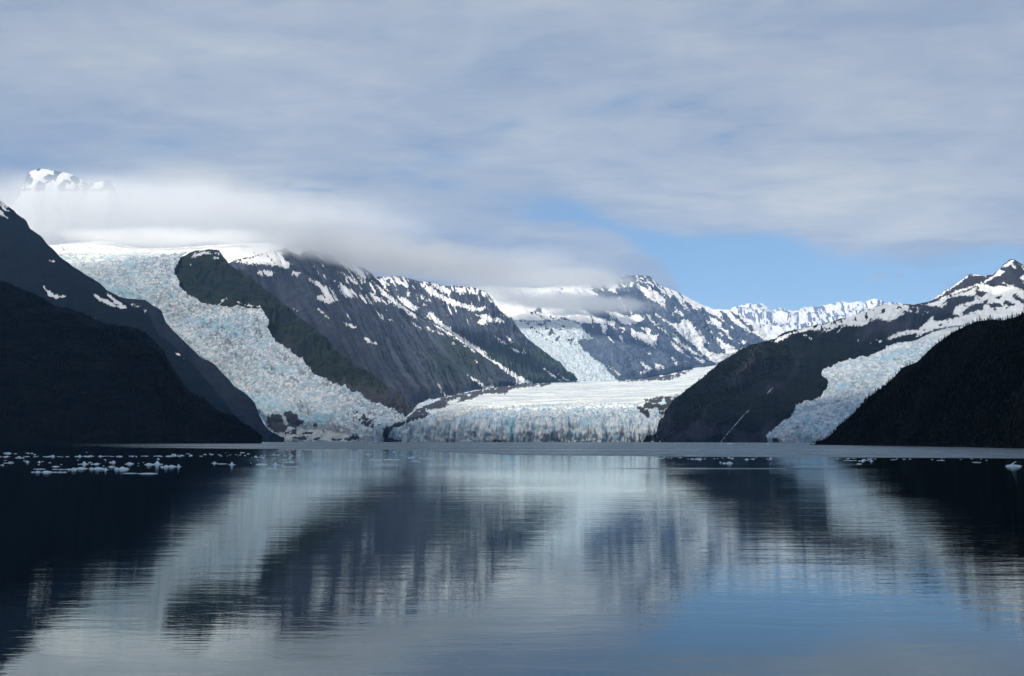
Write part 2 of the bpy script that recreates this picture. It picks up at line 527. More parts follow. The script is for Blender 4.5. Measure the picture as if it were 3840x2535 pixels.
def ice_material(name, sc=0.035, dirt=0.5, bump_d=5.0, BANDS=(5, 60, 1)):
    """broken glacier ice: white crusts, blue fractures, brown-grey silt"""
    m, nt, b = new_mat(name)
    pos = nt.pos()
    n1 = nt.noise(pos, sc, 6, 0.65, 0.6)
    n2 = nt.noise(pos, sc * 0.35, 5, 0.6, 0.4)
    n3 = nt.noise(nt.mapping(pos, loc=(500, 90, 30)), sc * 1.7, 5, 0.7, 0.4)
    n4 = nt.noise(nt.mapping(pos, loc=(90, 900, 330)), sc * 0.18, 4, 0.55)
    pit = nt.attr('pit')
    vo = nt.node('ShaderNodeTexVoronoi', feature='F1'); vo.inputs['Scale'].default_value = sc * 1.3
    wv = nt.node('ShaderNodeVectorMath', operation='ADD')
    sc3 = nt.node('ShaderNodeVectorMath', operation='SCALE'); nt.link(nt.noise(pos, sc * 1.5, 4, 0.6, 0, 1), sc3.inputs[0]); sc3.inputs[3].default_value = 0.9 / sc
    nt.link(pos, wv.inputs[0]); nt.link(sc3.outputs[0], wv.inputs[1]); nt.link(wv.outputs[0], vo.inputs['Vector'])
    vf = nt.ramp(vo.outputs['Distance'], 0.25, 0.75)
    uv = nt.uv()
    su = nt.node('ShaderNodeSeparateXYZ'); nt.link(uv, su.inputs[0])
    bow = nt.math('MULTIPLY', nt.math('POWER', nt.math('SUBTRACT', su.outputs[0], 0.5), 2.0), -0.12)
    cb = nt.node('ShaderNodeCombineXYZ'); nt.link(su.outputs[0], cb.inputs[0]); nt.link(nt.math('ADD', su.outputs[1], bow), cb.inputs[1])
    band = nt.noise(nt.mapping(cb.outputs[0], scale=BANDS), 1.0, 5, 0.6, 0.4)
    zone = nt.noise(nt.mapping(cb.outputs[0], scale=(BANDS[0] * .35, BANDS[1] * .12, 1), loc=(3, 7, 0)), 1.0, 4, 0.55, 0.6)
    flow = nt.noise(nt.mapping(cb.outputs[0], scale=(14, 1.5, 1)), 1.0, 4, 0.6, 0.5)
    base = nt.mix(nt.ramp(nt.math('ADD', nt.math('MULTIPLY', n1, 0.6), nt.math('MULTIPLY', band, 0.4)), 0.42, 0.57), (0.44, 0.56, 0.64), (0.88, 0.90, 0.91))
    base = nt.mix(nt.math('MULTIPLY', nt.ramp(nt.math('ADD', nt.math('ADD', nt.math('MULTIPLY', n2, .35), nt.math('MULTIPLY', zone, .65)), nt.math('MULTIPLY', pit, 0.16)), 0.50, 0.64), 0.85), base, (0.42, 0.66, 0.77))
    dm = nt.ramp(nt.math('ADD', nt.math('MULTIPLY', n3, 0.6), nt.math('ADD', nt.math('MULTIPLY', n4, 0.25), nt.math('MULTIPLY', vf, 0.15))), 0.53 - 0.10 * dirt, 0.60 - 0.06 * dirt)
    dm = nt.math('MULTIPLY', dm, nt.math('MULTIPLY', nt.ramp(nt.math('ADD', nt.math('MULTIPLY', flow, .6), nt.math('MULTIPLY', band, .4)), 0.38, 0.60, 0.15, 1.0), nt.math('ADD', 0.30, nt.math('MULTIPLY', nt.attr('dirt'), 0.70))))
    base = nt.mix(dm, base, nt.mix(n1, (0.13, 0.145, 0.165), (0.26, 0.28, 0.31)))
    sn = nt.ramp(nt.math('ADD', nt.attr('snow'), nt.math('MULTIPLY', nt.math('SUBTRACT', n3, 0.5), 0.7)), 0.4, 0.6)
    fl = nt.noise(nt.mapping(pos, scale=(0.0035, 0.016, 0.01), rot=(0, 0, 0.12)), 1.0, 6, 0.62, 0.3)
    base = nt.mix(sn, base, nt.mix(nt.ramp(nt.math('ADD', nt.math('MULTIPLY', fl, 0.7), nt.math('MULTIPLY', n1, 0.3)), 0.43, 0.56), (0.44, 0.52, 0.58), (0.82, 0.81, 0.76)))
    da = nt.attr('debris')
    deb = nt.ramp(nt.math('ADD', da, nt.math('MULTIPLY', nt.math('SUBTRACT', n1, 0.5), 1.4)), 0.42, 0.60)
    base = nt.mix(deb, base, nt.mix(n3, (0.022, 0.027, 0.036), (0.085, 0.088, 0.098)))
    nt.link(base, b.inputs['Base Color'])
    b.inputs['Roughness'].default_value = 0.75
    b.inputs['Specular IOR Level'].default_value = 0.25
    h = nt.math('ADD', n1, nt.math('MULTIPLY', n3, 0.6))
    h = nt.math('MULTIPLY', h, nt.mixf(sn, 1.0, 0.15))
    bump(nt, b, h, bump_d)
    return m


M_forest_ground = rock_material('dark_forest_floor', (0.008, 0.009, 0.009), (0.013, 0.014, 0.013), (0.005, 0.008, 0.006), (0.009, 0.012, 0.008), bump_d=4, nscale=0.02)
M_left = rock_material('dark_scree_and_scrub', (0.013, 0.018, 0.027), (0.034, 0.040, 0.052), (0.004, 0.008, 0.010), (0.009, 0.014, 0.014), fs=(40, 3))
M_spur = rock_material('green_scrub_slope', (0.05, 0.052, 0.06), (0.10, 0.098, 0.10), (0.013, 0.021, 0.018), (0.038, 0.050, 0.030), fs=(40, 3))
M_scree = rock_material('grey_scree', (0.032, 0.042, 0.064), (0.105, 0.120, 0.152), (0.030, 0.045, 0.042), (0.045, 0.062, 0.055), fs=(70, 2.5), bump_d=8)
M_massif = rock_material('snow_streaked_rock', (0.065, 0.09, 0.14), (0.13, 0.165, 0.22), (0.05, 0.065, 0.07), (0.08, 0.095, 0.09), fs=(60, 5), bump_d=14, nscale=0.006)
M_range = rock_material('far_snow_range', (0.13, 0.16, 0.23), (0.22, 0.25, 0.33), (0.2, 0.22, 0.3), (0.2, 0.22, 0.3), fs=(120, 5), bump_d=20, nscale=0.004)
M_right = rock_material('dark_green_mountain', (0.024, 0.028, 0.042), (0.062, 0.063, 0.074), (0.006, 0.011, 0.013), (0.014, 0.022, 0.021), fs=(70, 5), bump_d=7)
M_snowfield = rock_material('bright_snowfield', (0.10, 0.12, 0.16), (0.2, 0.22, 0.26), (0.1, 0.1, 0.1), (0.2, 0.2, 0.2), snow_c=(0.84, 0.84, 0.82), bump_d=6)
M_ice_left = ice_material('crevassed_ice_silty', 0.042, 0.56)
M_ice_mid = ice_material('crevassed_ice_blue', 0.034, -0.35, 5.0, (40, 30, 1))
M_ice_right = ice_material('crevassed_ice_pale', 0.048, 0.26, 3.0)


def zeros(P): return np.zeros(P.shape[:2])


def mountain(name, label, cat, guides, rows, nu, mat, snow=(), rock=(), veg=None, ice=(), debris=(), gully=40, gscale=26, gv=2.0, warp=0.0, rough=25, rscale=350, diag=0.0, back=1500, drop=900, seed=1, fu=70, fv=5, ice_amp=14, post=None, wob=6.0):
    P, U, V = loft(guides, rows, nu)
    N = normals(P)
    px, py = project(P)
    fade = sstep(0, 0.06, V) * (1 - 0.75 * sstep(0.86, 1.0, V))
    g = fbm((U + diag * V) * gscale + warp * V + 0.35 * perlin(U * 5, V * 3, seed=seed + 2), V * gv, oct=4, seed=seed, ridged=True)
    f = fbm(P[..., 0] / rscale, P[..., 1] / rscale, P[..., 2] / rscale, oct=6, seed=seed + 5, gain=0.55)
    cg = fbm(P[..., 0] / 120, P[..., 1] / 120, P[..., 2] / 55, oct=4, seed=seed + 12, ridged=True, gain=0.6)
    P = P + N * ((g * gully + f * rough + cg * min(rough, 60) * 0.28) * fade)[..., None]
    # the crest itself: small notches only
    cr = sstep(0.80, 1.0, V)
    P[..., 2] += cr * fbm(P[..., 0] / 90, P[..., 1] / 90, oct=4, seed=seed + 9) * (min(rough, 30) * 0.35 if rough < 200 else 55)
    sn = paint(P, U, V, snow, fu, fv, seed=seed + 3, warp=warp + diag * fu, wob=wob)
    ic = paint(P, U, V, ice, 40, 40, seed=seed + 4, iso=True)
    db = paint(P, U, V, debris, fu, 20, seed=seed + 6, iso=True)
    vg = veg(px, py, P, U, V) if veg else zeros(P)
    if len(ice):
        s = fbm(P[..., 0] / 55, P[..., 1] / 55, P[..., 2] / 55, oct=4, seed=seed + 7, ridged=True)
        P = P + N * (s * ic * ice_amp)[..., None]
    P2, U2, V2 = far_side(P, U, V, back, drop, seed=seed)
    pad = len(P2) - len(P)
    ext = lambda a: np.concatenate([a, np.repeat(a[-1:], pad, 0)])
    o = grid_mesh(name, P2, mat, dict(snow=ext(sn), ice=ext(ic), debris=ext(db), veg=ext(vg)), np.stack([U2, V2], -1))
    tag(o, label, cat, kind='structure')
    return o, P


def crest(pts, foot, slope):
    """crest points whose distance follows from a slope rising from the shore at distance foot"""
    out = []
    for p in pts:
        e = (HZ - p[1]) / F
        out.append((p[0], p[1], foot / max(1 - e / slope, 0.3), *p[2:]))
    return out

# ================================================================== SETTING
# ---- near left headland (dark forest)
hl_crest = [(-3600, 1640), (-2700, 1250), (-1900, 930), (-1200, 800), (-700, 800), (-300, 960), (0, 1054), (84, 1086), (210, 1149), (270, 1164), (358, 1198), (400, 1221), (476, 1227), (526, 1244), (568, 1269), (610, 1316), (627, 1349), (657, 1396), (678, 1429), (716, 1472), (779, 1509), (813, 1543), (876, 1568), (926, 1610), (981, 1652)]
hl_c = crest(hl_crest, 1880, 0.62)
hl_f = [(p[0] if p[0] > -400 else p[0] - 200, None, 1850) for p in hl_c]
tt = np.linspace(0, 1, len(hl_c))
hl_c = [(*p, t) for p, t in zip(hl_c, tt)]
hl_f = [(*p, t) for p, t in zip(hl_f, tt)]
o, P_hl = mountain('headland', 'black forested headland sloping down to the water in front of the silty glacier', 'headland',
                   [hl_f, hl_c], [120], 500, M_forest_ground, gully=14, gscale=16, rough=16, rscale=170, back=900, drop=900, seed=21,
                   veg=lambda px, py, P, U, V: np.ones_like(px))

# ---- left mountain behind it
lm = [(-3000, 1500), (-1900, 700), (-1200, 330), (-700, 250), (-300, 520), (0, 752), (32, 777), (55, 792), (63, 804), (99, 829), (114, 861), (156, 890), (177, 918), (202, 939), (227, 966), (274, 1000), (328, 1036), (370, 1061), (404, 1090), (446, 1114), (497, 1122), (543, 1124), (577, 1149), (606, 1166), (623, 1212), (657, 1248), (695, 1286), (737, 1324), (758, 1345), (800, 1364), (842, 1408), (876, 1446), (918, 1476), (956, 1511), (973, 1560), (1000, 1606), (1022, 1627), (1068, 1652)]
lm_c = crest(lm, 4350, 0.82)
tt = np.concatenate([[0], np.cumsum([math.hypot(a[0] - b[0], a[1] - b[1]) for a, b in zip(lm[1:], lm[:-1])])]); tt /= tt[-1]
lm_c = [(*p, t) for p, t in zip(lm_c, tt)]
ta = float(tt[3])
lm_f = [(-3100, None, 4400, 0), (-700, None, 4400, ta), (0, None, 4400, ta + .4 * (1 - ta)), (700, None, 4400, ta + .7 * (1 - ta)), (980, None, 4350, ta + .95 * (1 - ta)), (1060, None, 4330, 1)]
snow_lm = [(cv('c1', [(0, 455), (75, 515), (60, 520), (0, 480)]), 1), (cv('c1', [(0, 480), (50, 520), (85, 560), (60, 560), (0, 505)]), .8), (cv('c1', [(0, 545), (50, 580), (85, 620), (60, 620), (0, 575)]), 1),
           (cv('c1', [(390, 1225), (430, 1255), (500, 1290), (585, 1305), (560, 1320), (500, 1335), (430, 1300), (400, 1260)]), .85), (cv('c1', [(445, 990), (480, 998), (465, 1005)]), 1),
           (cv('c1', [(835, 1290), (900, 1320), (980, 1350), (1060, 1395), (1040, 1405), (960, 1380), (900, 1350)]), 1),
           (cv('c1', [(945, 1265), (1000, 1310), (1060, 1350), (1120, 1390), (1145, 1425), (1080, 1410), (1010, 1370), (985, 1330)]), 1),
           (cv('c1', [(1170, 1380), (1270, 1390), (1250, 1400), (1180, 1395)]), .8), (cv('c1', [(1270, 1410), (1305, 1440), (1285, 1455)]), .7),
           (cv('c2', [(820, 65), (850, 78), (830, 80)]), 1), (cv('c2', [(1560, 395), (1620, 412), (1600, 415)]), 1), (cv('c2', [(1630, 435), (1650, 440), (1640, 450)]), 1), (cv('c2', [(1490, 495), (1512, 515), (1530, 560), (1510, 530)]), 1)]


def veg_lm(px, py, P, U, V):
    d = sdist(px, py, [(400, 1090), (520, 1100), (640, 1150), (780, 1320), (1080, 1660), (960, 1660), (800, 1450), (700, 1340), (600, 1260), (560, 1180)])
    return 0.85 - 0.9 * sstep(-15, 10, d)


o, P_lm = mountain('mountain', 'dark scrub-covered mountainside with small snow patches beside the silty icefall', 'mountain',
                   [lm_f, [((a[0] + b[0]) / 2, ((a[1] or 1656) + b[1]) / 2 + 0, (a[2] * .55 + b[2] * .45), b[3]) for a, b in zip([(c[0], None, 4350) for c in lm_c], lm_c)], lm_c], [80, 150], 1000, M_left,
                   snow=snow_lm, veg=veg_lm, gully=16, gscale=34, rough=26, rscale=260, back=1200, drop=1500, seed=31)

# ---- left glacier (icefall to the water)
gL = [(1015, None, 4480, 0), (1000, 1600, 4560, .06), (930, 1500, 4850, .2), (740, 1350, 5420, .45), (590, 1220, 5880, .62), (420, 1130, 6250, .78), (240, 1010, 6750, .95), (150, 965, 7050, 1)]
gR = [(1424, None, 4080, 0), (1428, 1640, 4090, .02), (1437, 1602, 4120, .05), (1521, 1580, 4200, .09), (1481, 1557, 4330, .13), (1426, 1534, 4450, .17), (1355, 1500, 4600, .215), (1330, 1491, 4680, .23), (1262, 1465, 4800, .27), (1212, 1436, 4920, .30), (1161, 1406, 5040, .335), (1136, 1373, 5130, .37), (1085, 1335, 5270, .42), (1039, 1301, 5390, .46),
      (1028, 1277, 5450, .48), (1003, 1239, 5570, .53), (1012, 1209, 5640, .56), (988, 1181, 5720, .585), (955, 1171, 5760, .60), (884, 1161, 5800, .63), (813, 1155, 5840, .66), (758, 1144, 5890, .69), (724, 1127, 5960, .71), (703, 1115, 6020, .73), (674, 1095, 6120, .76), (674, 1069, 6220, .79), (655, 1040, 6340, .83), (657, 1019, 6430, .86), (682, 975, 6680, .95), (700, 958, 7000, 1)]


def glacier(name, label, A, B, nv, nu, mat, amp, wl, hump, snow=(), debris=(), dirt=None, seed=1, fade_sides=True, edge=0.03, flow=1.0, top=None):
    """A, B: the two margins; rows run across, columns up the glacier"""
    a = guide(A, nv); b = guide(B, nv)
    s = np.linspace(0, 1, nu)[None, :, None]
    P = a[:, None] * (1 - s) + b[:, None] * s
    S = np.repeat(s[..., 0], nv, 0)
    T = np.repeat(np.linspace(0, 1, nv)[:, None], nu, 1)
    P[..., 2] += hump * (4 * S * (1 - S)) * sstep(0, 0.04, T)
    N = normals(P)
    N = N * 0.6 + np.array([0, 0, 0.5])
    w = fbm(P[..., 0] / 160, P[..., 1] / 160, P[..., 2] / 160, oct=3, seed=seed) * 0.8
    h1 = fbm(P[..., 0] / wl + w, P[..., 1] / wl + w, P[..., 2] / wl, oct=5, seed=seed + 1, ridged=True, gain=0.6)
    h2 = perlin(P[..., 0] / (wl * 3.5), P[..., 1] / (wl * 1.2) + w, P[..., 2] / (wl * 1.2), seed=seed + 2)
    h3 = fbm(P[..., 0] / 420, P[..., 1] / 420, P[..., 2] / 420, oct=3, seed=seed + 6)
    px, py = project(P)
    sn = paint(P, S, T, snow, 30, 30, seed=seed + 3, iso=True)
    db = paint(P, S, T, debris, 40, 40, seed=seed + 4, iso=True)
    calm = 1 - 0.85 * sn
    hc = fbm(S * 9 + w * .5, (T - 0.12 * (S - .5) ** 2) * nv / 7.5, oct=3, seed=seed + 8, ridged=True)
    hd = fbm(S * 5 + w * .8, (T - 0.10 * (S - .5) ** 2) * nv / 24, oct=3, seed=seed + 18, ridged=True)
    H = (hd * amp * 1.1 + h1 * amp * .8 + hc * amp * .7 + np.abs(h2) * -amp * 1.2) * calm + h3 * amp * 1.5
    P = P + N * (H * sstep(0, 0.012, T))[..., None]
    pit = np.clip(-h1 * 0.8 + 0.2 - h2 * 0.3, 0, 1)
    dr = dirt(px, py, S, T) if dirt else np.full(px.shape, .5)
    o = grid_mesh(name, P, mat, dict(snow=sn, debris=db, pit=pit, dirt=dr), np.stack([S, T], -1))
    tag(o, label, 'glacier', kind='structure')
    return o, P


def dirt_left(px, py, S, T):
    d = 0.5 + 0.5 * fbm(px / 160, py / 160, oct=3, seed=4)
    d += 0.5 * np.exp(-((px - 1400) / 110) ** 2 - ((py - 1560) / 50) ** 2)
    d += 0.4 * sstep(1040, 1180, py) * sstep(1520, 1440, py)
    d -= 0.9 * np.exp(-((px - 1140) / 130) ** 2 - ((py - 1530) / 45) ** 2)
    return np.clip(d, 0, 1)


deb_left = [(cv('c4', [(240, 975), (330, 965), (380, 990), (400, 1030), (430, 1070), (400, 1110), (330, 1110), (260, 1060)]), 1), (cv('c4', [(390, 975), (450, 970), (520, 1000), (550, 1040), (500, 1065), (430, 1030)]), 1),
            (cv('c4', [(400, 1105), (520, 1105), (510, 1120), (410, 1125)]), 1), (cv('c4', [(460, 1145), (560, 1140), (610, 1150), (590, 1172), (480, 1168)]), 1), (cv('c4', [(650, 1150), (720, 1145), (700, 1170), (660, 1170)]), 1),
            (cv('c4', [(810, 1150), (900, 1150), (880, 1178), (820, 1172)]), 1), (cv('c4', [(930, 1145), (1000, 1125), (1060, 1130), (1080, 1165), (960, 1170)]), 1), (cv('c4', [(1290, 1050), (1380, 1030), (1500, 1000), (1480, 1015), (1380, 1050), (1330, 1060), (1310, 1190), (1250, 1190)]), 1),
            (cv('c4', [(380, 1010), (700, 1040), (780, 1100), (600, 1140), (400, 1100)]), .42), (cv('c4', [(950, 950), (1080, 950), (1250, 1040), (1150, 1060), (980, 1010)]), .45)]
snow_left = [(cv('c4', [(250, 1000), (400, 1010), (560, 1060), (780, 1080), (1000, 1100), (1000, 1180), (300, 1180)]), 1), (cv('c4', [(480, 830), (580, 860), (640, 960), (620, 1010), (540, 940)]), .7), (cv('c1', [(150, 900), (700, 955), (1600, 960), (1640, 900), (150, 840)]), 1)]
o, P_gl = glacier('glacier', 'grey silty icefall tumbling between dark slopes to the water, with rock showing at its snout', gL, gR, 640, 420, M_ice_left, 17.0, 38.0, 22, snow=snow_left, debris=deb_left, dirt=dirt_left, seed=41)

# ---- green spur right of it
sp_b = [(640, 1050, 6500), (662, 1110, 6260), (760, 1160, 5960), (900, 1180, 5860), (1000, 1205, 5720), (1015, 1290, 5500), (1130, 1385, 5200), (1250, 1480, 4870), (1410, 1550, 4500), (1535, 1612, 4380)]
sp_t = [(688, 972, 6700), (712, 951, 6690), (741, 943, 6680), (779, 938, 6680), (821, 940, 6680), (842, 972, 6600), (863, 998, 6550), (925, 1028, 6500), (984, 1083, 6300), (1026, 1113, 6200), (1077, 1150, 6050), (1110, 1184, 5950), (1174, 1226, 5800), (1220, 1268, 5650), (1279, 1336, 5450), (1321, 1369, 5350), (1363, 1386, 5250), (1426, 1428, 5080), (1490, 1479, 4950), (1540, 1535, 4800)]
snow_sp = [(cv('c1', [(1695, 970), (1715, 930), (1810, 905), (1880, 925), (1960, 925), (1950, 940), (1850, 935), (1780, 950)]), 1), (cv('c1', [(1895, 960), (1950, 955), (1960, 975), (1910, 975)]), 1), (cv('c1', [(1690, 1030), (1705, 1030), (1695, 1045)]), 1),
           (cv('c1', [(1710, 1345), (1770, 1360), (1770, 1380)]), 1), (cv('c1', [(1920, 1400), (1970, 1350), (2020, 1320), (1990, 1350), (1950, 1410)]), 1), (cv('c3', [(50, 675), (100, 680), (180, 690), (120, 692)]), 1), (cv('c1', [(2120, 1360), (2150, 1380), (2310, 1395), (2310, 1405), (2180, 1392)]), .8)]


def veg_sp(px, py, P, U, V):
    v = 0.95 - 0.8 * sstep(-60, 60, px - 640 - (py - 900) * 1.05 - 430) * sstep(1380, 1480, py)
    v -= 0.5 * np.exp(-((px - 1080) / 60) ** 2 - ((py - 1330) / 60) ** 2)
    v -= 0.55 * sstep(1400, 1500, py)
    v -= 0.35 * sstep(0.75, 1, V)
    v -= 0.55 * np.clip(fbm(U * 40, V * 3, oct=4, seed=91) + fbm(px / 60, py / 60, oct=4, seed=92), 0, 1)
    return np.clip(v, 0, 1)


o, P_sp = mountain('green_spur', 'green scrubby mountain spur with a flat snow-dusted top beside the silty icefall', 'mountain',
                   [sp_b, [(a[0], a[1], a[2]) for a in [(655, 1000, 6560), (700, 1040, 6400), (800, 1060, 6350), (900, 1110, 6120), (1010, 1170, 5900), (1060, 1240, 5700), (1170, 1330, 5420), (1290, 1430, 5080), (1430, 1500, 4720), (1538, 1575, 4560)]], sp_t], [70, 90], 420, M_spur,
                   snow=snow_sp, veg=veg_sp, gully=30, gscale=20, rough=30, rscale=240, back=700, drop=500, seed=51)

# ---- scree mountain
sm_b = [(1000, 1400, 6000, 0), (1200, 1460, 5650, .1), (1406, 1500, 5200, .21), (1534, 1592, 4700, .32), (1590, 1512, 5150, .40), (1784, 1466, 6000, .63), (1930, 1444, 6800, 1)]
sm_c = [(850, 990, 6900, 0), (900, 972, 7000, .05), (960, 960, 7050, .10), (1018, 944, 7150, .15), (1060, 936, 7200, .19), (1073, 931, 7200, .2), (1085, 944, 7220, .21), (1127, 958, 7250, .25), (1136, 944, 7280, .26), (1169, 942, 7300, .29), (1212, 957, 7350, .33), (1254, 963, 7380, .37), (1300, 980, 7420, .42), (1363, 1006, 7480, .48), (1393, 1030, 7500, .52),
        (1440, 1085, 7480, .56), (1489, 1130, 7450, .61), (1565, 1176, 7380, .68), (1658, 1232, 7300, .76), (1738, 1283, 7200, .84), (1784, 1327, 7100, .89), (1847, 1376, 7000, .95), (1925, 1434, 6850, 1)]
snow_sm = [(cv('c3', [(400, 230), (560, 190), (830, 240), (1170, 430), (1600, 760), (1500, 820), (1000, 640), (600, 480)]), .14), (cv('c3', [(1000, 640), (1600, 800), (1900, 960), (1300, 900), (900, 800)]), .02), (cv('c3', [(-60, 290), (0, 270), (100, 250), (250, 200), (360, 190), (400, 270), (450, 285), (460, 315), (430, 345), (300, 325), (150, 310), (60, 310)]), .82), (cv('c3', [(150, 370), (240, 360), (310, 385), (280, 420), (150, 400)]), .75),
           (cv('c3', [(470, 375), (510, 370), (542, 390), (505, 418), (475, 400)]), 1), (cv('c3', [(590, 410), (640, 450), (700, 460), (740, 500), (800, 520), (850, 590), (880, 640), (810, 665), (700, 630), (670, 600), (740, 575), (720, 530), (650, 480)]), .78),
           (cv('c3', [(860, 500), (940, 500), (1000, 560), (1030, 610), (960, 600), (900, 560)]), .8), (cv('c3', [(690, 395), (850, 460), (1190, 640), (1200, 675), (1100, 650), (1000, 580), (850, 480)]), .5),
           (cv('c3', [(660, 205), (740, 235), (730, 265)]), 1), (cv('c3', [(830, 240), (900, 270), (980, 310), (990, 345), (900, 310), (860, 280)]), .95), (cv('c3', [(960, 290), (1120, 380), (1170, 440), (1100, 455), (1020, 400), (930, 340)]), .6),
           (cv('c3', [(880, 370), (940, 400), (1030, 460), (1050, 495), (950, 440)]), .75), (cv('c3', [(1050, 430), (1080, 430), (1115, 475), (1080, 470)]), 1),
           (cv('c3', [(1160, 575), (1220, 590), (1360, 655), (1300, 665), (1200, 630)]), .6), (cv('c3', [(680, 705), (740, 730), (800, 790), (780, 790)]), .8), (cv('c3', [(915, 825), (1000, 850), (1045, 880), (990, 880)]), 1),
           (cv('c3', [(1105, 975), (1160, 985), (1220, 1015), (1190, 1022)]), .8), (cv('c3', [(1180, 720), (1280, 760), (1370, 820), (1250, 800)]), .42), (cv('c3', [(1540, 835), (1610, 870), (1600, 880), (1550, 855)]), 1), (cv('c3', [(1665, 872), (1740, 910), (1730, 925), (1670, 900)]), 1),
           (cv('c3', [(1760, 912), (1815, 935), (1800, 945)]), 1), (cv('c3', [(480, 705), (525, 728), (500, 725)]), 1), (cv('c3', [(1170, 450), (1260, 530), (1400, 640), (1560, 760), (1570, 790), (1420, 700), (1250, 560)]), 1), (cv('c3', [(1400, 660), (1480, 720), (1580, 790), (1500, 760)]), .8),
           (cv('c3', [(1140, 560), (1180, 575), (1250, 640), (1200, 620)]), .5), (cv('c3', [(1600, 760), (1800, 880), (1990, 990), (2090, 1090), (1960, 1000), (1780, 890)]), .8),
           (cv('c3', [(2030, 1295), (2120, 1350), (2200, 1398), (2300, 1405), (2150, 1455), (2090, 1435), (2180, 1415), (2090, 1350)]), .95), (cv('c3', [(1800, 1450), (1850, 1485), (1950, 1470), (1850, 1500)]), .9), (cv('c3', [(1680, 1510), (1760, 1515), (1640, 1550), (1560, 1565)]), .85), (cv('c4', [(1380, 885), (1480, 905), (1470, 920), (1400, 900)]), 1),
           (cv('c3', [(1760, 1380), (1820, 1440), (1850, 1475), (1800, 1450)]), .5), (cv('c3', [(2090, 1170), (2120, 1190), (2100, 1185)]), 1), (cv('c3', [(1880, 1005), (1910, 1018), (1895, 1018)]), 1)]


def veg_sm(px, py, P, U, V):
    v = 0.32 * sstep(1150, 1350, py) * sstep(1100, 1300, px) + 0.5 * fbm(U * 22 + 3 * V, V * 1.2, oct=3, seed=77)
    v += 0.45 * np.exp(-((px - 1720) / 130) ** 2 - ((py - 1330) / 110) ** 2)
    v -= sstep(1060, 1000, py)
    return np.clip(v, 0, 0.8)


o, P_sm = mountain('scree_mountain', 'long grey scree mountain with snow streaks along its cloud-capped ridge', 'mountain',
                   [sm_b, sm_c], [260], 640, M_scree, snow=snow_sm, veg=veg_sm, gully=30, gscale=20, gv=1.3, rough=34, rscale=330, back=900, drop=900, seed=61, fu=110, fv=5)

# ---- second mountain
s2_b = [(1600, 1530, 6500, 0), (1880, 1452, 7000, .45), (2002, 1440, 7350, .65), (2103, 1432, 7700, .85), (2162, 1433, 7950, 1)]
s2_c = [(1330, 1045, 8300, 0), (1418, 1040, 8350, .06), (1489, 1036, 8400, .12), (1574, 1056, 8450, .2), (1616, 1060, 8450, .24), (1658, 1072, 8450, .28), (1721, 1077, 8450, .34), (1784, 1082, 8450, .4), (1822, 1096, 8400, .44), (1847, 1129, 8380, .49), (1877, 1172, 8350, .55), (1900, 1190, 8330, .58), (1926, 1217, 8300, .62), (1960, 1259, 8280, .68), (2036, 1318, 8200, .78), (2095, 1360, 8130, .87), (2137, 1402, 8080, .94), (2160, 1430, 8000, 1)]
snow_s2 = [([(1380, 1000), (1830, 1060), (1880, 1150), (1800, 1105), (1380, 1062)], .42), (cv('c3', [(1180, 430), (2190, 550), (2375, 800), (2200, 900), (1700, 700), (1400, 620)]), .18), (cv('c3', [(1600, 480), (1700, 500), (1760, 560), (1930, 640), (2080, 690), (2190, 700), (2150, 730), (2050, 720), (1900, 670), (1750, 610), (1700, 580), (1640, 520)]), 1), (cv('c3', [(1200, 430), (1300, 470), (1270, 490), (1220, 470)]), 1), (cv('c3', [(1270, 420), (1330, 430), (1300, 470)]), .8), (cv('c3', [(1330, 430), (1360, 430), (1380, 480), (1350, 475)]), 1),
           (cv('c3', [(1700, 480), (1800, 505), (1900, 540), (1860, 590), (1760, 530)]), .8), (cv('c3', [(1850, 520), (2000, 515), (2130, 540), (2080, 580), (1950, 570)]), .62), (cv('c3', [(1480, 550), (1510, 560), (1505, 600), (1480, 590)]), 1), (cv('c3', [(1570, 560), (1700, 640), (1650, 640), (1590, 600)]), .62),
           (cv('c3', [(1240, 480), (1330, 550), (1300, 560), (1250, 520)]), .7), (cv('c3', [(2180, 560), (2260, 600), (2350, 740), (2300, 700), (2220, 640)]), .5), (cv('c3', [(2090, 760), (2190, 755), (2250, 780), (2340, 790), (2350, 830), (2260, 815), (2200, 835), (2160, 860), (2120, 830), (2150, 790)]), .8),
           (cv('c3', [(2090, 560), (2120, 560), (2110, 590)]), 1), (cv('c5', [(0, 560), (60, 560), (90, 600), (0, 620)]), .8), (cv('c5', [(40, 530), (100, 560), (200, 560), (190, 590), (100, 580)]), .8),
           (cv('c5', [(125, 700), (180, 740), (240, 785), (160, 750)]), 1), (cv('c5', [(240, 710), (300, 760), (295, 785), (250, 755)]), 1), (cv('c5', [(270, 812), (340, 845), (385, 865), (320, 858)]), 1), (cv('c5', [(385, 830), (400, 850), (405, 865)]), .9),
           (cv('c5', [(570, 1000), (680, 1080), (745, 1122), (700, 1112), (600, 1040)]), .9), (cv('c5', [(700, 1050), (760, 1090), (850, 1115), (760, 1110)]), .8),
           (cv('c3', [(1400, 600), (1470, 610), (1540, 660), (1590, 700), (1560, 740), (1480, 700)]), .95), (cv('c3', [(1660, 770), (1690, 740), (1720, 750), (1780, 810), (1860, 870), (1960, 950), (2050, 1010), (2190, 1090), (2210, 1120), (2100, 1100), (1980, 1000), (1880, 930), (1750, 850)]), 1),
           (cv('c3', [(2150, 1090), (2220, 1140), (2375, 1240), (2375, 1330), (2240, 1200), (2150, 1130)]), .95), (cv('c5', [(0, 830), (60, 890), (150, 940), (300, 1040), (480, 1132), (280, 1138), (200, 1060), (60, 930), (0, 880)]), .93)]


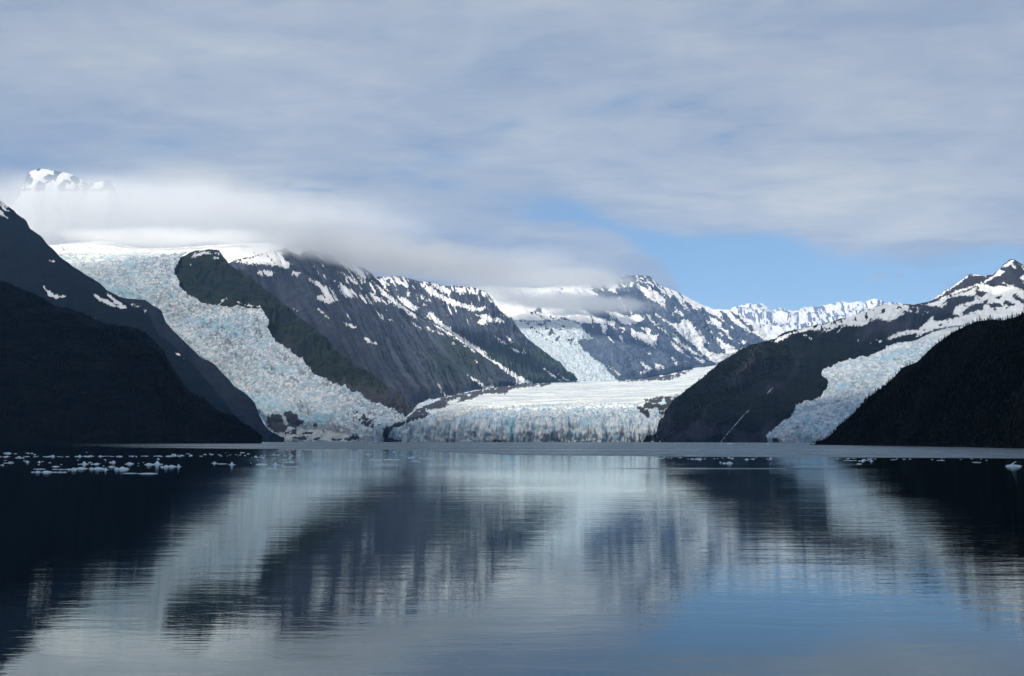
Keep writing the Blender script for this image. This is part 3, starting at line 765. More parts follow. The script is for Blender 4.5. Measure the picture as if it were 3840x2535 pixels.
def veg_s2(px, py, P, U, V):
    v = 0.7 * sstep(1240, 1330, py) + 0.4 * fbm(U * 20, V * 1.5, oct=3, seed=79)
    return np.clip(v, 0, 0.75)


o, P_s2 = mountain('rocky_mountain', 'rocky mountain with bright snow bands just behind the long scree slope', 'mountain',
                   [s2_b, s2_c], [230], 520, M_scree, snow=snow_s2, veg=veg_s2, gully=34, gscale=22, gv=1.8, rough=40, rscale=380, back=900, drop=1000, seed=71, fu=90, fv=6)

# ---- snow massif with a hanging icefall
ms_b = [(1780, 1440, 8700), (1960, 1436, 8500), (2158, 1434, 8350), (2322, 1434, 8350), (2402, 1416, 8700), (2507, 1398, 9300), (2600, 1376, 10200), (2688, 1370, 10600), (2800, 1360, 10900), (2960, 1360, 11200)]
ms_m = [(1700, 1250, 9900), (1926, 1208, 9800), (2060, 1206, 9700), (2170, 1208, 9800), (2290, 1235, 9900), (2400, 1260, 10000), (2530, 1290, 10300), (2640, 1310, 10700), (2760, 1325, 11000), (2960, 1345, 11300)]
ms_c = [(1560, 1110, 11800), (1700, 1080, 11800), (1850, 1075, 11800), (2000, 1080, 11700), (2100, 1075, 11600), (2200, 1066, 11500), (2260, 1052, 11400), (2305, 1043, 11300), (2350, 1037, 11300), (2389, 1036, 11300), (2432, 1038, 11300), (2448, 1052, 11300), (2474, 1074, 11300), (2516, 1086, 11350), (2579, 1116, 11400), (2642, 1149, 11500), (2676, 1161, 11500), (2726, 1162, 11500), (2756, 1173, 11500), (2819, 1202, 11500), (2861, 1244, 11500), (2882, 1280, 11500), (2960, 1340, 11500)]
snow_ms = [([(2200, 1000), (2480, 1000), (2500, 1078), (2200, 1078)], .42), ([(2480, 1050), (2900, 1120), (2900, 1290), (2700, 1185), (2500, 1105)], .8), ([(1500, 950), (2190, 1000), (2215, 1075), (2250, 1110), (2100, 1130), (1500, 1200)], 1), (cv('c5', [(1000, 240), (1560, 200), (2375, 520), (2375, 900), (2100, 960), (1700, 900), (1300, 700), (1100, 600)]), .20), (cv('c5', [(-300, 100), (300, 380), (480, 400), (700, 300), (900, 300), (900, 470), (960, 500), (1120, 560), (1230, 600), (900, 600), (850, 580), (300, 575), (200, 500), (-200, 500)]), 1),
           (cv('c5', [(940, 470), (1060, 475), (1125, 545), (1050, 550), (980, 500)]), -1), (cv('c5', [(500, 465), (550, 465), (550, 500), (510, 495)]), -1), (cv('c5', [(450, 500), (480, 500), (470, 515)]), -1),
           (cv('c5', [(900, 480), (1000, 530), (1050, 560), (1230, 600), (1180, 620), (900, 590)]), .9), (cv('c5', [(1110, 480), (1230, 500), (1310, 530), (1480, 520), (1470, 570), (1380, 600), (1300, 612), (1200, 560)]), 1), (cv('c5', [(1220, 490), (1300, 490), (1315, 525), (1250, 515)]), -1),
           (cv('c5', [(1390, 200), (1460, 220), (1540, 300), (1640, 370), (1665, 490), (1600, 430), (1480, 370), (1420, 310)]), 1), (cv('c5', [(1050, 240), (1120, 330), (1080, 300)]), 1), (cv('c5', [(1110, 240), (1190, 290), (1215, 330), (1160, 300)]), 1),
           (cv('c5', [(1250, 205), (1360, 240), (1350, 260), (1290, 235)]), .7), (cv('c5', [(1505, 230), (1560, 250), (1540, 270)]), .8), (cv('c5', [(1580, 270), (1640, 290), (1660, 370), (1610, 320)]), 1),
           (cv('c5', [(1600, 270), (1850, 365), (2080, 475), (2250, 495), (2375, 520), (2375, 600), (2200, 560), (2000, 500), (1900, 440), (1700, 330)]), .72), (cv('c5', [(1720, 450), (1790, 490), (1820, 540), (1790, 530), (1750, 490)]), 1),
           (cv('c5', [(1560, 520), (1700, 590), (1770, 600), (1830, 560), (1900, 620), (1950, 700), (2050, 780), (1980, 770), (2040, 850), (2200, 880), (2230, 890), (2110, 975), (1980, 870), (1850, 750), (1700, 620)]), .96),
           (cv('c5', [(1490, 520), (1600, 620), (1700, 720), (1750, 740), (1900, 830), (1975, 895), (1880, 870), (1800, 800), (1700, 720), (1560, 610)]), .85), (cv('c5', [(1700, 760), (1760, 790), (1805, 860), (1760, 850), (1710, 800)]), .9),
           (cv('c5', [(1340, 640), (1400, 670), (1520, 700), (1590, 700), (1580, 740), (1560, 760), (1575, 800), (1500, 790), (1420, 740), (1340, 700)]), 1), (cv('c5', [(1070, 600), (1140, 610), (1120, 670), (1125, 715), (1090, 670)]), 1),
           (cv('c5', [(1240, 640), (1320, 650), (1280, 667)]), 1), (cv('c5', [(1230, 720), (1260, 710), (1280, 780)]), 1), (cv('c5', [(1205, 660), (1225, 690), (1215, 700)]), 1), (cv('c5', [(1000, 605), (1037, 610), (1010, 627)]), 1), (cv('c5', [(1440, 640), (1500, 655), (1450, 662)]), 1),
           (cv('c5', [(2000, 510), (2100, 560), (2170, 600), (2130, 645), (2050, 590)]), .95), (cv('c5', [(2100, 715), (2200, 780), (2310, 830), (2375, 810), (2300, 850), (2220, 880), (2150, 800)]), .95), (cv('c5', [(2300, 745), (2370, 765), (2360, 780)]), 1), (cv('c5', [(2130, 680), (2170, 710), (2150, 712)]), 1),
           (cv('c5', [(1700, 890), (1770, 940), (1740, 975), (1710, 920)]), .9), (cv('c5', [(1410, 930), (1530, 1000), (1650, 990), (1560, 1010), (1430, 1065), (1420, 1030), (1480, 1010)]), .95), (cv('c5', [(1540, 940), (1650, 995), (1560, 1000)]), .95), (cv('c5', [(1940, 920), (2000, 925), (2005, 950), (1950, 945)]), 1), (cv('c5', [(1820, 930), (1900, 965), (1850, 960)]), .8),
           (cv('c6', [(1530, 260), (1600, 320), (1780, 400), (1650, 420), (1580, 370)]), .85), (cv('c6', [(1740, 270), (1800, 300), (1770, 302)]), 1), (cv('c6', [(1600, 60), (1900, 150), (1960, 230), (1850, 190), (1700, 130)]), .5), (cv('c5', [(1000, 660), (2375, 700), (2300, 900), (1900, 960), (1400, 900)]), .12),
           (cv('c5', [(1130, 970), (1200, 1010), (1290, 1085), (1200, 1040)]), .8), (cv('c5', [(1290, 860), (1400, 1000), (1350, 980)]), .3)]
ice_ms = [(cv('c5', [(290, 572), (380, 590), (600, 588), (800, 575), (880, 610), (920, 650), (1000, 740), (900, 745), (870, 770), (920, 840), (1020, 920), (1100, 970), (1160, 1050), (1240, 1120), (820, 1125), (820, 1080), (700, 950), (560, 850), (380, 710)]), 1)]
deb_ms = [(cv('c5', [(400, 600), (700, 595), (860, 700), (800, 860), (640, 780), (440, 660)]), .36)]
o, P_ms = mountain('snow_mountain', 'snow-covered massif with a hanging icefall dropping to the valley glacier', 'mountain',
                   [ms_b, ms_m, ms_c], [150, 150], 760, M_massif, snow=snow_ms, ice=ice_ms, debris=deb_ms, gully=34, gscale=18, gv=1.3, warp=0, rough=130, rscale=620, diag=0.22, back=1800, drop=1500, seed=83, fu=42, fv=5, ice_amp=22,
                   veg=lambda px, py, P, U, V: 0.35 * sstep(1300, 1400, py))

# ---- far range
rg_c = [(2560, 1190, 25000), (2700, 1172, 26000), (2739, 1162, 26000), (2768, 1149, 26000), (2800, 1143, 26000), (2840, 1146, 26000), (2857, 1144, 26000), (2895, 1173, 26000), (2920, 1156, 26000), (2945, 1167, 26000), (2979, 1175, 26000), (3021, 1159, 26000), (3084, 1150, 26000), (3152, 1138, 26000), (3180, 1143, 26000), (3219, 1135, 26000), (3240, 1142, 26000), (3278, 1128, 26000), (3303, 1136, 26000), (3330, 1148, 26000), (3366, 1140, 26000), (3450, 1146, 26000), (3700, 1180, 26000)]
rg_b = [(2560, 1330, 18500), (3700, 1300, 18500)]
rg_m = [(2560, 1260, 21500), (2880, 1226, 22000), (3000, 1238, 22000), (3700, 1240, 21500)]
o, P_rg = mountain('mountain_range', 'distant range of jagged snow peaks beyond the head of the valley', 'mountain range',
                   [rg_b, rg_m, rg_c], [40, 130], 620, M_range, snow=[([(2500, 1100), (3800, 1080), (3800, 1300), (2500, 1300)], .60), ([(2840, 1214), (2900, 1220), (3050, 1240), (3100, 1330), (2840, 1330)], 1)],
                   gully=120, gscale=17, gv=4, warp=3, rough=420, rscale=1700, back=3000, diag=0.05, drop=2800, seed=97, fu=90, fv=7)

# ---- right mountain
rm_b = [(2484, None, 3440, 0), (2486, None, 3400, .01), (2600, None, 3300, .10), (2750, None, 3150, .20), (2900, None, 3060, .30), (3010, 1560, 3250, .38), (3090, 1500, 3450, .44), (3105, 1440, 3600, .47), (3100, 1415, 3650, .49), (3140, 1400, 3750, .52), (3330, 1352, 4250, .66), (3440, 1300, 4650, .75), (3700, 1230, 5200, .88), (3900, 1190, 5400, 1)]
rm_c = [(2484, 1600, 3700, 0), (2486, 1581, 3720, .01), (2500, 1545, 3760, .03), (2516, 1516, 3800, .05), (2540, 1494, 3860, .07), (2566, 1475, 3920, .09), (2617, 1433, 4020, .13), (2663, 1395, 4120, .17), (2697, 1365, 4180, .2), (2731, 1344, 4230, .225), (2777, 1315, 4300, .26), (2811, 1294, 4380, .285), (2853, 1283, 4450, .31), (2886, 1280, 4550, .33), (2937, 1252, 4700, .37), (3017, 1230, 4900, .43), (3093, 1215, 5050, .48), (3156, 1200, 5200, .52), (3219, 1179, 5350, .57), (3282, 1151, 5500, .62), (3324, 1141, 5600, .65), (3408, 1144, 5750, .7), (3450, 1142, 5850, .73), (3488, 1131, 5950, .755), (3514, 1111, 6000, .775), (3573, 1074, 6100, .82), (3640, 1031, 6200, .865), (3695, 1033, 6250, .9), (3724, 1033, 6300, .92), (3758, 999, 6350, .945), (3787, 974, 6400, .965), (3804, 978, 6400, .975), (3840, 999, 6400, .99), (3920, 1050, 6400, 1)]
snow_rm = [(cv('c7', [(120, 1000), (260, 930), (420, 875), (600, 840), (900, 755), (1050, 685), (1100, 700), (1080, 790), (930, 860), (800, 860), (750, 850), (640, 910), (500, 900), (420, 910), (300, 935), (180, 1010)]), .62),
           (cv('c7', [(700, 820), (1000, 700), (1150, 665), (1345, 672), (1350, 700), (1330, 740), (1280, 770), (1230, 800), (1160, 822), (1080, 795), (980, 830), (930, 860), (780, 850)]), .88),
           (cv('c7', [(710, 920), (755, 860), (790, 850), (725, 905)]), 1), (cv('c7', [(460, 960), (490, 968), (475, 985)]), 1), (cv('c7', [(1060, 985), (1115, 995), (1090, 1005)]), 1), (cv('c7', [(410, 935), (440, 945), (425, 955)]), 1),
           (cv('c7', [(1150, 980), (1200, 940), (1270, 915), (1300, 905), (1440, 885), (1490, 840), (1560, 770), (1620, 810), (1720, 800), (1850, 760), (2050, 720), (2375, 650), (2375, 760), (1900, 850), (1700, 870), (1560, 900), (1450, 945), (1405, 970), (1420, 925), (1330, 940), (1200, 975)]), 1),
           (cv('c7', [(1460, 665), (1540, 655), (1700, 600), (1900, 540), (2040, 450), (2100, 410), (2160, 350), (2200, 380), (2110, 430), (2050, 480), (2180, 470), (2280, 500), (2375, 540), (2375, 690), (2050, 740), (1800, 770), (1740, 760), (1760, 690), (1860, 640), (1940, 605), (1820, 595), (1700, 620), (1640, 670), (1560, 690)]), .97),
           (cv('c7', [(1535, 640), (1740, 500), (1900, 398), (2030, 400), (2045, 430), (2010, 412), (1900, 412), (1740, 525), (1640, 590)]), 1), (cv('c7', [(2170, 340), (2250, 270), (2290, 275), (2260, 310), (2220, 335)]), .9), (cv('c7', [(2270, 290), (2310, 350), (2290, 350), (2250, 310)]), 1), (cv('c7', [(2320, 300), (2375, 330), (2375, 360)]), .8), (cv('c7', [(2330, 420), (2375, 400), (2375, 480), (2350, 450)]), 1),
           (cv('c7', [(1940, 540), (2040, 560), (2000, 605), (1950, 590)]), -1), (cv('c7', [(1700, 620), (1800, 595), (1930, 600), (1930, 630), (1850, 660), (1760, 660), (1700, 640)]), -1), (cv('c7', [(1830, 740), (1920, 670), (2000, 660), (2010, 710), (1900, 740), (1840, 765)]), -1), (cv('c7', [(2060, 660), (2150, 660), (2180, 685), (2080, 700)]), -1), (cv('c7', [(2200, 635), (2290, 665), (2250, 680), (2200, 670)]), -1), (cv('c7', [(2290, 570), (2350, 620), (2375, 640), (2370, 660), (2300, 630)]), -1),
           (cv('c7', [(2010, 490), (2100, 440), (2180, 480), (2250, 510), (2180, 500), (2100, 510)]), -1), (cv('c7', [(2190, 380), (2300, 370), (2375, 400), (2330, 430), (2350, 520), (2260, 470), (2150, 440)]), -1), (cv('c7', [(2010, 640), (2050, 630), (2050, 670), (2020, 665)]), -1), (cv('c7', [(2095, 705), (2125, 710), (2110, 720)]), -1), (cv('c7', [(1950, 515), (1975, 515), (1965, 530)]), -1), (cv('c7', [(2140, 590), (2170, 590), (2160, 620), (2130, 610)]), -1), (cv('c7', [(1840, 680), (1870, 680), (1860, 695)]), -1), (cv('c7', [(1570, 790), (1600, 770), (1640, 800), (1580, 815)]), -1),
           (cv('c7', [(1480, 730), (1520, 735), (1500, 745)]), .9), (cv('c7', [(1590, 650), (1700, 640), (1680, 690), (1600, 690)]), .6), (cv('c7', [(1340, 690), (1480, 690), (1480, 760), (1350, 730)]), .35), (cv('c7', [(2030, 470), (2190, 370), (2220, 375), (2150, 425)]), .5), (cv('c7', [(1620, 620), (1740, 560), (1850, 520), (1980, 480), (2010, 450), (1980, 500), (1850, 545), (1720, 600), (1650, 640)]), 1),
           (cv('c7', [(640, 1000), (1100, 960), (1150, 1000), (700, 1040)]), .03)]


def veg_rm(px, py, P, U, V):
    v = np.full(px.shape, 0.8)
    v -= 0.7 * np.clip(fbm(px / 90 + py / 120, py / 160, oct=5, seed=18) * 1.6, 0, 1)
    v -= 0.55 * sstep(1540, 1640, py) * (0.5 + fbm(px / 70, py / 50, oct=3, seed=8))
    v += 0.3 * np.exp(-((px - 2800) / 70) ** 2 - ((py - 1610) / 40) ** 2)
    v -= 0.75 * np.exp(-((px - 2500) / 30) ** 2 - ((py - 1630) / 60) ** 2)
    v -= 0.8 * sstep(1225, 1120, py)
    v -= 0.35 * np.exp(-((px - 3350) / 160) ** 2 - ((py - 1230) / 50) ** 2)
    return np.clip(v, 0, 1)


o, P_rm = mountain('green_mountain', 'dark green mountain with a snow-covered shoulder and a rocky summit', 'mountain',
                   [rm_b, rm_c], [300], 760, M_right, snow=snow_rm, veg=veg_rm, gully=14, gscale=30, gv=2.2, rough=30, rscale=260, back=1500, drop=900, seed=103, fu=60, fv=7, wob=4)

# ---- right glacier
qA = [(3150, None, 2500, 0), (3155, 1640, 2520, .02), (3200, 1600, 2650, .08), (3300, 1520, 2950, .25), (3420, 1440, 3350, .42), (3560, 1330, 3900, .6), (3720, 1255, 4500, .8), (3950, 1215, 5000, 1)]
qB = [(2882, None, 2950, 0), (2886, 1648, 2960, .02), (2916, 1619, 3000, .06), (2962, 1581, 3080, .12), (2983, 1552, 3140, .16), (2990, 1530, 3180, .19), (3017, 1516, 3230, .215), (3046, 1515, 3260, .235), (3084, 1488, 3340, .28), (3109, 1450, 3440, .33), (3105, 1429, 3500, .36), (3082, 1413, 3530, .385), (3088, 1400, 3570, .40), (3122, 1379, 3680, .43), (3198, 1358, 3850, .5), (3261, 1345, 4000, .56), (3316, 1328, 4150, .61), (3330, 1312, 4200, .635), (3366, 1299, 4320, .67), (3429, 1277, 4520, .74), (3500, 1250, 4700, .8), (3650, 1215, 5000, .9), (3900, 1150, 5350, 1)]


def dirt_right(px, py, S, T):
    return np.clip(0.45 + 0.6 * fbm(px / 130, py / 130, oct=3, seed=14) + 0.3 * np.exp(-((px - 3140) / 60) ** 2 - ((py - 1580) / 50) ** 2) - 0.5 * sstep(1350, 1250, py), 0, 1)


o, P_gr = glacier('glacier', 'pale blue-white icefall winding down between the green mountain and the black headland', qA, qB, 620, 300, M_ice_right, 9.0, 22.0, 12,
                  snow=[([(3380, 1290), (3500, 1240), (3620, 1205), (3850, 1150), (3960, 1140), (3960, 1180), (3700, 1215), (3560, 1260), (3450, 1285)], 1)],
                  debris=[(cv('c8', [(145, 1185), (200, 1170), (205, 1200), (150, 1200)]), 1), (cv('c8', [(380, 1195), (550, 1192), (550, 1206), (380, 1206)]), .6), (cv('c8', [(1440, 235), (1540, 190), (1640, 185), (1560, 215), (1480, 245)]), .62)], dirt=dirt_right, seed=111)

# ---- near right headland
hr = [(3040, 1690), (3072, 1667), (3109, 1641), (3156, 1591), (3202, 1558), (3227, 1528), (3261, 1495), (3303, 1465), (3345, 1431), (3383, 1386), (3442, 1357), (3476, 1323), (3514, 1289), (3564, 1256), (3606, 1235), (3661, 1213), (3716, 1201), (3766, 1201), (3804, 1190), (3840, 1176), (3950, 1130), (4300, 1000), (4700, 930), (5300, 960), (6000, 1080), (6800, 1260), (7700, 1470), (8600, 1640)]
hr_foot = np.interp([p[0] for p in hr], [3040, 3072, 3100, 3300, 3500, 3840, 4300, 4700, 8600], [1270, 1230, 1190, 1000, 850, 640, 500, 430, 400])
hr_c, hr_f = [], []
for (x, y), ft in zip(hr, hr_foot):
    e = (HZ - min(y, 1668)) / F
    hr_c.append((x, min(y, 1668), ft / (1 - e / 0.55)))
    hr_f.append((x - 10, None, ft))
tt = np.linspace(0, 1, len(hr))
hr_c = [(*p, t) for p, t in zip(hr_c, tt)]; hr_f = [(*p, t) for p, t in zip(hr_f, tt)]
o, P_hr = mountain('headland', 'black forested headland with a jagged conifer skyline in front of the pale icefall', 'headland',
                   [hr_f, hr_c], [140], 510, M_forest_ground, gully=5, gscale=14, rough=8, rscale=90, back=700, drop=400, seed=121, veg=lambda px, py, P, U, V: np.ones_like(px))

# ---- valley glacier with calving front
vf = [(1400, None, 3990), (1440, None, 3960), (1700, None, 3950), (2000, None, 3900), (2300, None, 3850), (2480, None, 3800), (2520, None, 3800)]
v1 = [(1400, 1632, 4000), (1440, 1608, 3975), (1524, 1596, 3980), (1600, 1592, 3980), (1700, 1588, 3980), (2000, 1585, 3930), (2300, 1588, 3880), (2460, 1592, 3830), (2520, 1592, 3830)]
v2 = [(1420, 1605, 4080), (1440, 1602, 4080), (1524, 1580, 4150), (1600, 1563, 4250), (1700, 1540, 4400), (1900, 1525, 4500), (2100, 1519, 4520), (2377, 1521, 4480), (2450, 1510, 4500), (2570, 1482, 4650)]
v3 = [(1440, 1600, 4500), (1524, 1560, 4700), (1574, 1512, 5050), (1784, 1472, 5600), (2000, 1480, 5500), (2300, 1480, 5500), (2640, 1455, 5800)]
v4 = [(1440, 1560, 5500), (1640, 1495, 5900), (1784, 1465, 6200), (1900, 1444, 6900), (2002, 1438, 7300), (2160, 1432, 8000), (2322, 1434, 8000), (2507, 1428, 8100), (2720, 1395, 8600)]
v5 = [(1440, 1540, 6500), (1784, 1462, 7500), (2160, 1430, 8600), (2322, 1430, 8600), (2430, 1410, 9200), (2600, 1375, 10600), (2760, 1362, 11000)]
P, U, V = loft([vf, v1, v2, v3, v4, v5], [26, 60, 60, 60, 40], 760)
N = normals(P) * 0.6 + np.array([0, -0.1, 0.5])
px, py = project(P)
w = fbm(P[..., 0] / 150, P[..., 1] / 150, oct=3, seed=5)
wl = 30.0
h1 = fbm(P[..., 0] / wl + w, P[..., 1] / wl * 0.8 + w, P[..., 2] / wl * 0.8, oct=5, seed=131, ridged=True, gain=0.6)
h2 = fbm(P[..., 0] / 26, P[..., 1] / 300, P[..., 2] / 90, oct=3, seed=133, ridged=True)
rowpos = V * 5
amp = np.interp(rowpos, [0, .05, 1, 1.9, 2.2, 3, 5], [8, 16, 17, 14, 4, 2.0, 3])
h3 = fbm(P[..., 0] / 380, P[..., 1] / 380, oct=3, seed=135)
P = P + N * (h1 * amp + h3 * np.interp(rowpos, [0, 1, 2, 5], [8, 9, 8, 10]))[..., None]
P[..., 1] += h2 * np.interp(rowpos, [0, 1, 1.5, 1.9], [26, 26, 16, 0])
P[..., 1] += fbm(P[..., 0] / 75, P[..., 1] / 300, P[..., 2] / 200, oct=3, seed=136, ridged=True) * np.interp(rowpos, [0, 1, 1.6, 1.95], [30, 30, 20, 0])
P[..., 2] += np.clip(fbm(P[..., 0] / 22, P[..., 1] / 40, oct=3, seed=134, ridged=True), -.3, 1) * np.interp(rowpos, [0, .6, 1, 1.8, 2.1], [0, 0, 12, 8, 0])
sn = paint(P, U, V, [([(1640, 1600), (1760, 1545), (1900, 1528), (2124, 1519), (2400, 1512), (2480, 1490), (2600, 1470), (2760, 1340), (1900, 1380), (1780, 1470), (1640, 1520)], .93)], 12, 60, seed=137, iso=True)
deb_v = [(cv('c4', [(1480, 1010), (1500, 960), (1560, 900), (1640, 860), (1830, 780), (2000, 745), (2130, 720), (2375, 680), (2375, 735), (2150, 755), (2060, 800), (1900, 840), (1780, 890), (1650, 890), (1690, 930), (1640, 970), (1560, 985)]), .86),
         (cv('c4', [(1840, 820), (1960, 790), (1930, 830), (1850, 850)]), -1),
         (cv('c5', [(0, 1180), (200, 1150), (420, 1130), (560, 1130), (720, 1112), (640, 1140), (560, 1165), (420, 1165), (300, 1180), (220, 1225), (0, 1225)]), .8),
         (cv('c5', [(1230, 1100), (1430, 1060), (1560, 1030), (1700, 990), (1880, 985), (1900, 1010), (1800, 1060), (1690, 1105), (1240, 1118)]), .66),
         (cv('c6', [(800, 855), (880, 880), (900, 800), (1000, 790), (1150, 775), (1240, 770), (1180, 840), (1120, 900), (1080, 960), (1000, 900), (950, 880), (920, 960), (860, 910)]), .6), (cv('c6', [(800, 855), (850, 860), (930, 900), (940, 960), (900, 950), (850, 900)]), 1), (cv('c6', [(890, 800), (1000, 785), (1240, 768), (1240, 785), (1000, 800), (900, 825)]), 1),
         (cv('c6', [(885, 1170), (900, 1130), (950, 1100), (1000, 1110), (1000, 1060), (1060, 1060), (1060, 1200), (890, 1200)]), .75), (cv('c4', [(1270, 1190), (1265, 1060), (1330, 1040), (1380, 1040), (1340, 1080), (1320, 1140), (1450, 1165), (1400, 1190)]), .95), (cv('c4', [(1360, 1020), (1450, 1000), (1480, 1000), (1440, 1040), (1360, 1050)]), .8),
         (cv('c4', [(2240, 1175), (2300, 1165), (2375, 1165), (2375, 1185), (2250, 1185)]), .8), (cv('c5', [(1370, 1330), (1400, 1330), (1480, 1400), (1470, 1420)]), .8)]
db = paint(P, U, V, deb_v, 60, 60, seed=139, iso=True)
pit = np.clip(-h1 * 0.8 + 0.1, 0, 1)
dr = np.clip(0.35 + 0.6 * fbm(px / 110, py / 50, oct=3, seed=15), 0, 1)
o = grid_mesh('valley_glacier', P, M_ice_mid, dict(snow=sn, debris=db, pit=pit, dirt=dr), np.stack([U, V], -1))
tag(o, 'broad blue-white valley glacier ending in a crevassed ice cliff at the water', 'glacier', kind='structure')

# ---- upper snowfield, and the high peaks that show through the cloud
o, _ = mountain('snowfield', 'bright smooth snowfield above the silty icefall', 'snowfield',
                [[(60, 1040, 6900), (700, 1000, 6900), (1150, 1010, 7300)], [(100, 960, 7300), (500, 962, 7300), (700, 968, 7300), (1120, 985, 7600)], [(60, 930, 9000), (181, 920, 9000), (260, 914, 9000), (337, 908, 9000), (372, 905, 9000), (421, 908, 9000), (463, 921, 9000), (539, 933, 9000), (610, 931, 9000), (716, 926, 9000), (800, 920, 9000), (884, 914, 9000), (1000, 912, 9000), (1140, 935, 9000)]],
                [30, 60], 300, M_snowfield, snow=[([(-100, 1100), (-100, 800), (1300, 800), (1300, 1100)], .985)], rock=(), gully=10, gscale=10, rough=26, rscale=400, back=1500, drop=300, seed=143, fu=60, fv=14)
o, _ = mountain('high_peak', 'high snowy peak showing dimly through the cloud over the snowfield', 'mountain',
                [[(-500, 1000, 11000), (900, 1010, 11000)], [(-500, 800, 13500), (-100, 790, 13500), (40, 780, 13500), (80, 730, 13500), (98, 668, 13500), (112, 645, 13500), (150, 634, 13500), (200, 641, 13500), (260, 653, 13500), (300, 673, 13500), (330, 692, 13500), (370, 684, 13500), (415, 676, 13500), (440, 730, 13500), (500, 860, 13500), (700, 950, 13500), (900, 1000, 13500)]],
                [120], 300, M_massif, snow=[([(-600, 500), (1500, 500), (1500, 712), (-600, 712)], .52), ([(-600, 715), (1500, 715), (1500, 1200), (-600, 1200)], 1)], gully=40, gscale=16, rough=60, rscale=900, back=2500, drop=1500, seed=151, fu=40, fv=6)

# ------------------------------------------------------------------ stream on the right mountain
def stream(name, label, pts, w, P, mat):
    px, py = project(P)
    V, Fc = [], []
    q = []
    for i in range(len(pts) - 1):
        for s in np.linspace(0, 1, 10, endpoint=False):
            q.append((pts[i][0] * (1 - s) + pts[i + 1][0] * s + random.uniform(-1, 1), pts[i][1] * (1 - s) + pts[i + 1][1] * s))
    for i, (x, y) in enumerate(q):
        j = np.unravel_index(np.argmin((px - x) ** 2 + (py - y) ** 2), px.shape)
        p = P[j] * 1.0
        d = np.array([0, 0, CAMH]) - p; d /= np.linalg.norm(d)
        c = at(x, y, p[1]) + d * 5
        ww = w * random.choice((0.12, 0.4, 0.7, 1.0, 1.3))
        V += [c + np.array([-ww, 0, 0.3 * ww]), c + np.array([0, 0, 0]) + d * 0.6, c + np.array([ww, 0, -0.3 * ww])]
        if i:
            a = 3 * i
            Fc += [(a - 3, a - 2, a + 1, a), (a - 2, a - 1, a + 2, a + 1)]
    o = soup(name, V, Fc, mat)
    tag(o, label, 'waterfall')
    return o


M_white, nt, b = new_mat('white_water')
n = nt.noise(nt.pos(), 0.2, 4)
nt.link(nt.mix(n, (0.20, 0.24, 0.26), (0.50, 0.54, 0.57)), b.inputs['Base Color']); b.inputs['Roughness'].default_value = 0.6
stream('waterfall', 'thin white stream running down the foot of the green mountain to the water', cv('c6', [(1570, 1190), (1620, 1125), (1660, 1080), (1720, 1010), (1790, 930), (1830, 895)]), 1.9, P_rm, M_white)
stream('waterfall', 'short thin white cascade high on the face of the green mountain', cv('c6', [(1990, 750), (2015, 720), (2040, 700)]), 1.6, P_rm, M_white)
stream('waterfall', 'faint pale cascade hanging in the dark gully beside the pale icefall', cv('c8', [(90, 750), (110, 725), (140, 700)]), 1.1, P_rm, M_white)

# ------------------------------------------------------------------ trees
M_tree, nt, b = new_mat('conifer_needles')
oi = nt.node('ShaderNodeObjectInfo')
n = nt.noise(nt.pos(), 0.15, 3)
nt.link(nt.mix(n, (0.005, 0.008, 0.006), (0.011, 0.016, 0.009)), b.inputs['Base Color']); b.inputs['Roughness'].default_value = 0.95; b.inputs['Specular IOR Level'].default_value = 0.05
M_trunk, nt, b = new_mat('conifer_bark')
n = nt.noise(nt.pos(), 1.5, 4)
nt.link(nt.mix(n, (0.02, 0.016, 0.013), (0.05, 0.04, 0.03)), b.inputs['Base Color']); b.inputs['Roughness'].default_value = 0.9


def conifer_arrays(h, r, seed, tiers=5, k=7):
    """ragged tiers of drooping boughs: triangles"""
    rg = random.Random(seed)
    V, T = [], []
    for i in range(tiers):
        z0 = h * (0.10 + 0.80 * i / tiers)
        z1 = h * (0.10 + 0.80 * (i + 1.55) / tiers)
        rr = r * (1 - i / tiers) ** 0.8 * rg.uniform(0.8, 1.1)
        top = len(V)
        V.append((rg.uniform(-.05, .05) * r, rg.uniform(-.05, .05) * r, min(z1, h)))
        ring = []
        a0 = rg.uniform(0, 6)
        for j in range(k * 2):
            a = a0 + math.pi * j / k
            q = rr * (rg.uniform(0.85, 1.15) if j % 2 == 0 else rg.uniform(0.4, 0.6))
            ring.append(len(V))
            V.append((q * math.cos(a), q * math.sin(a), z0 + (0 if j % 2 == 0 else 0.06 * h) * 1.0 + rg.uniform(-.02, .02) * h))
        for j in range(k * 2):
            T.append((top, ring[j], ring[(j + 1) % (k * 2)]))
    return np.array(V), np.array(T)


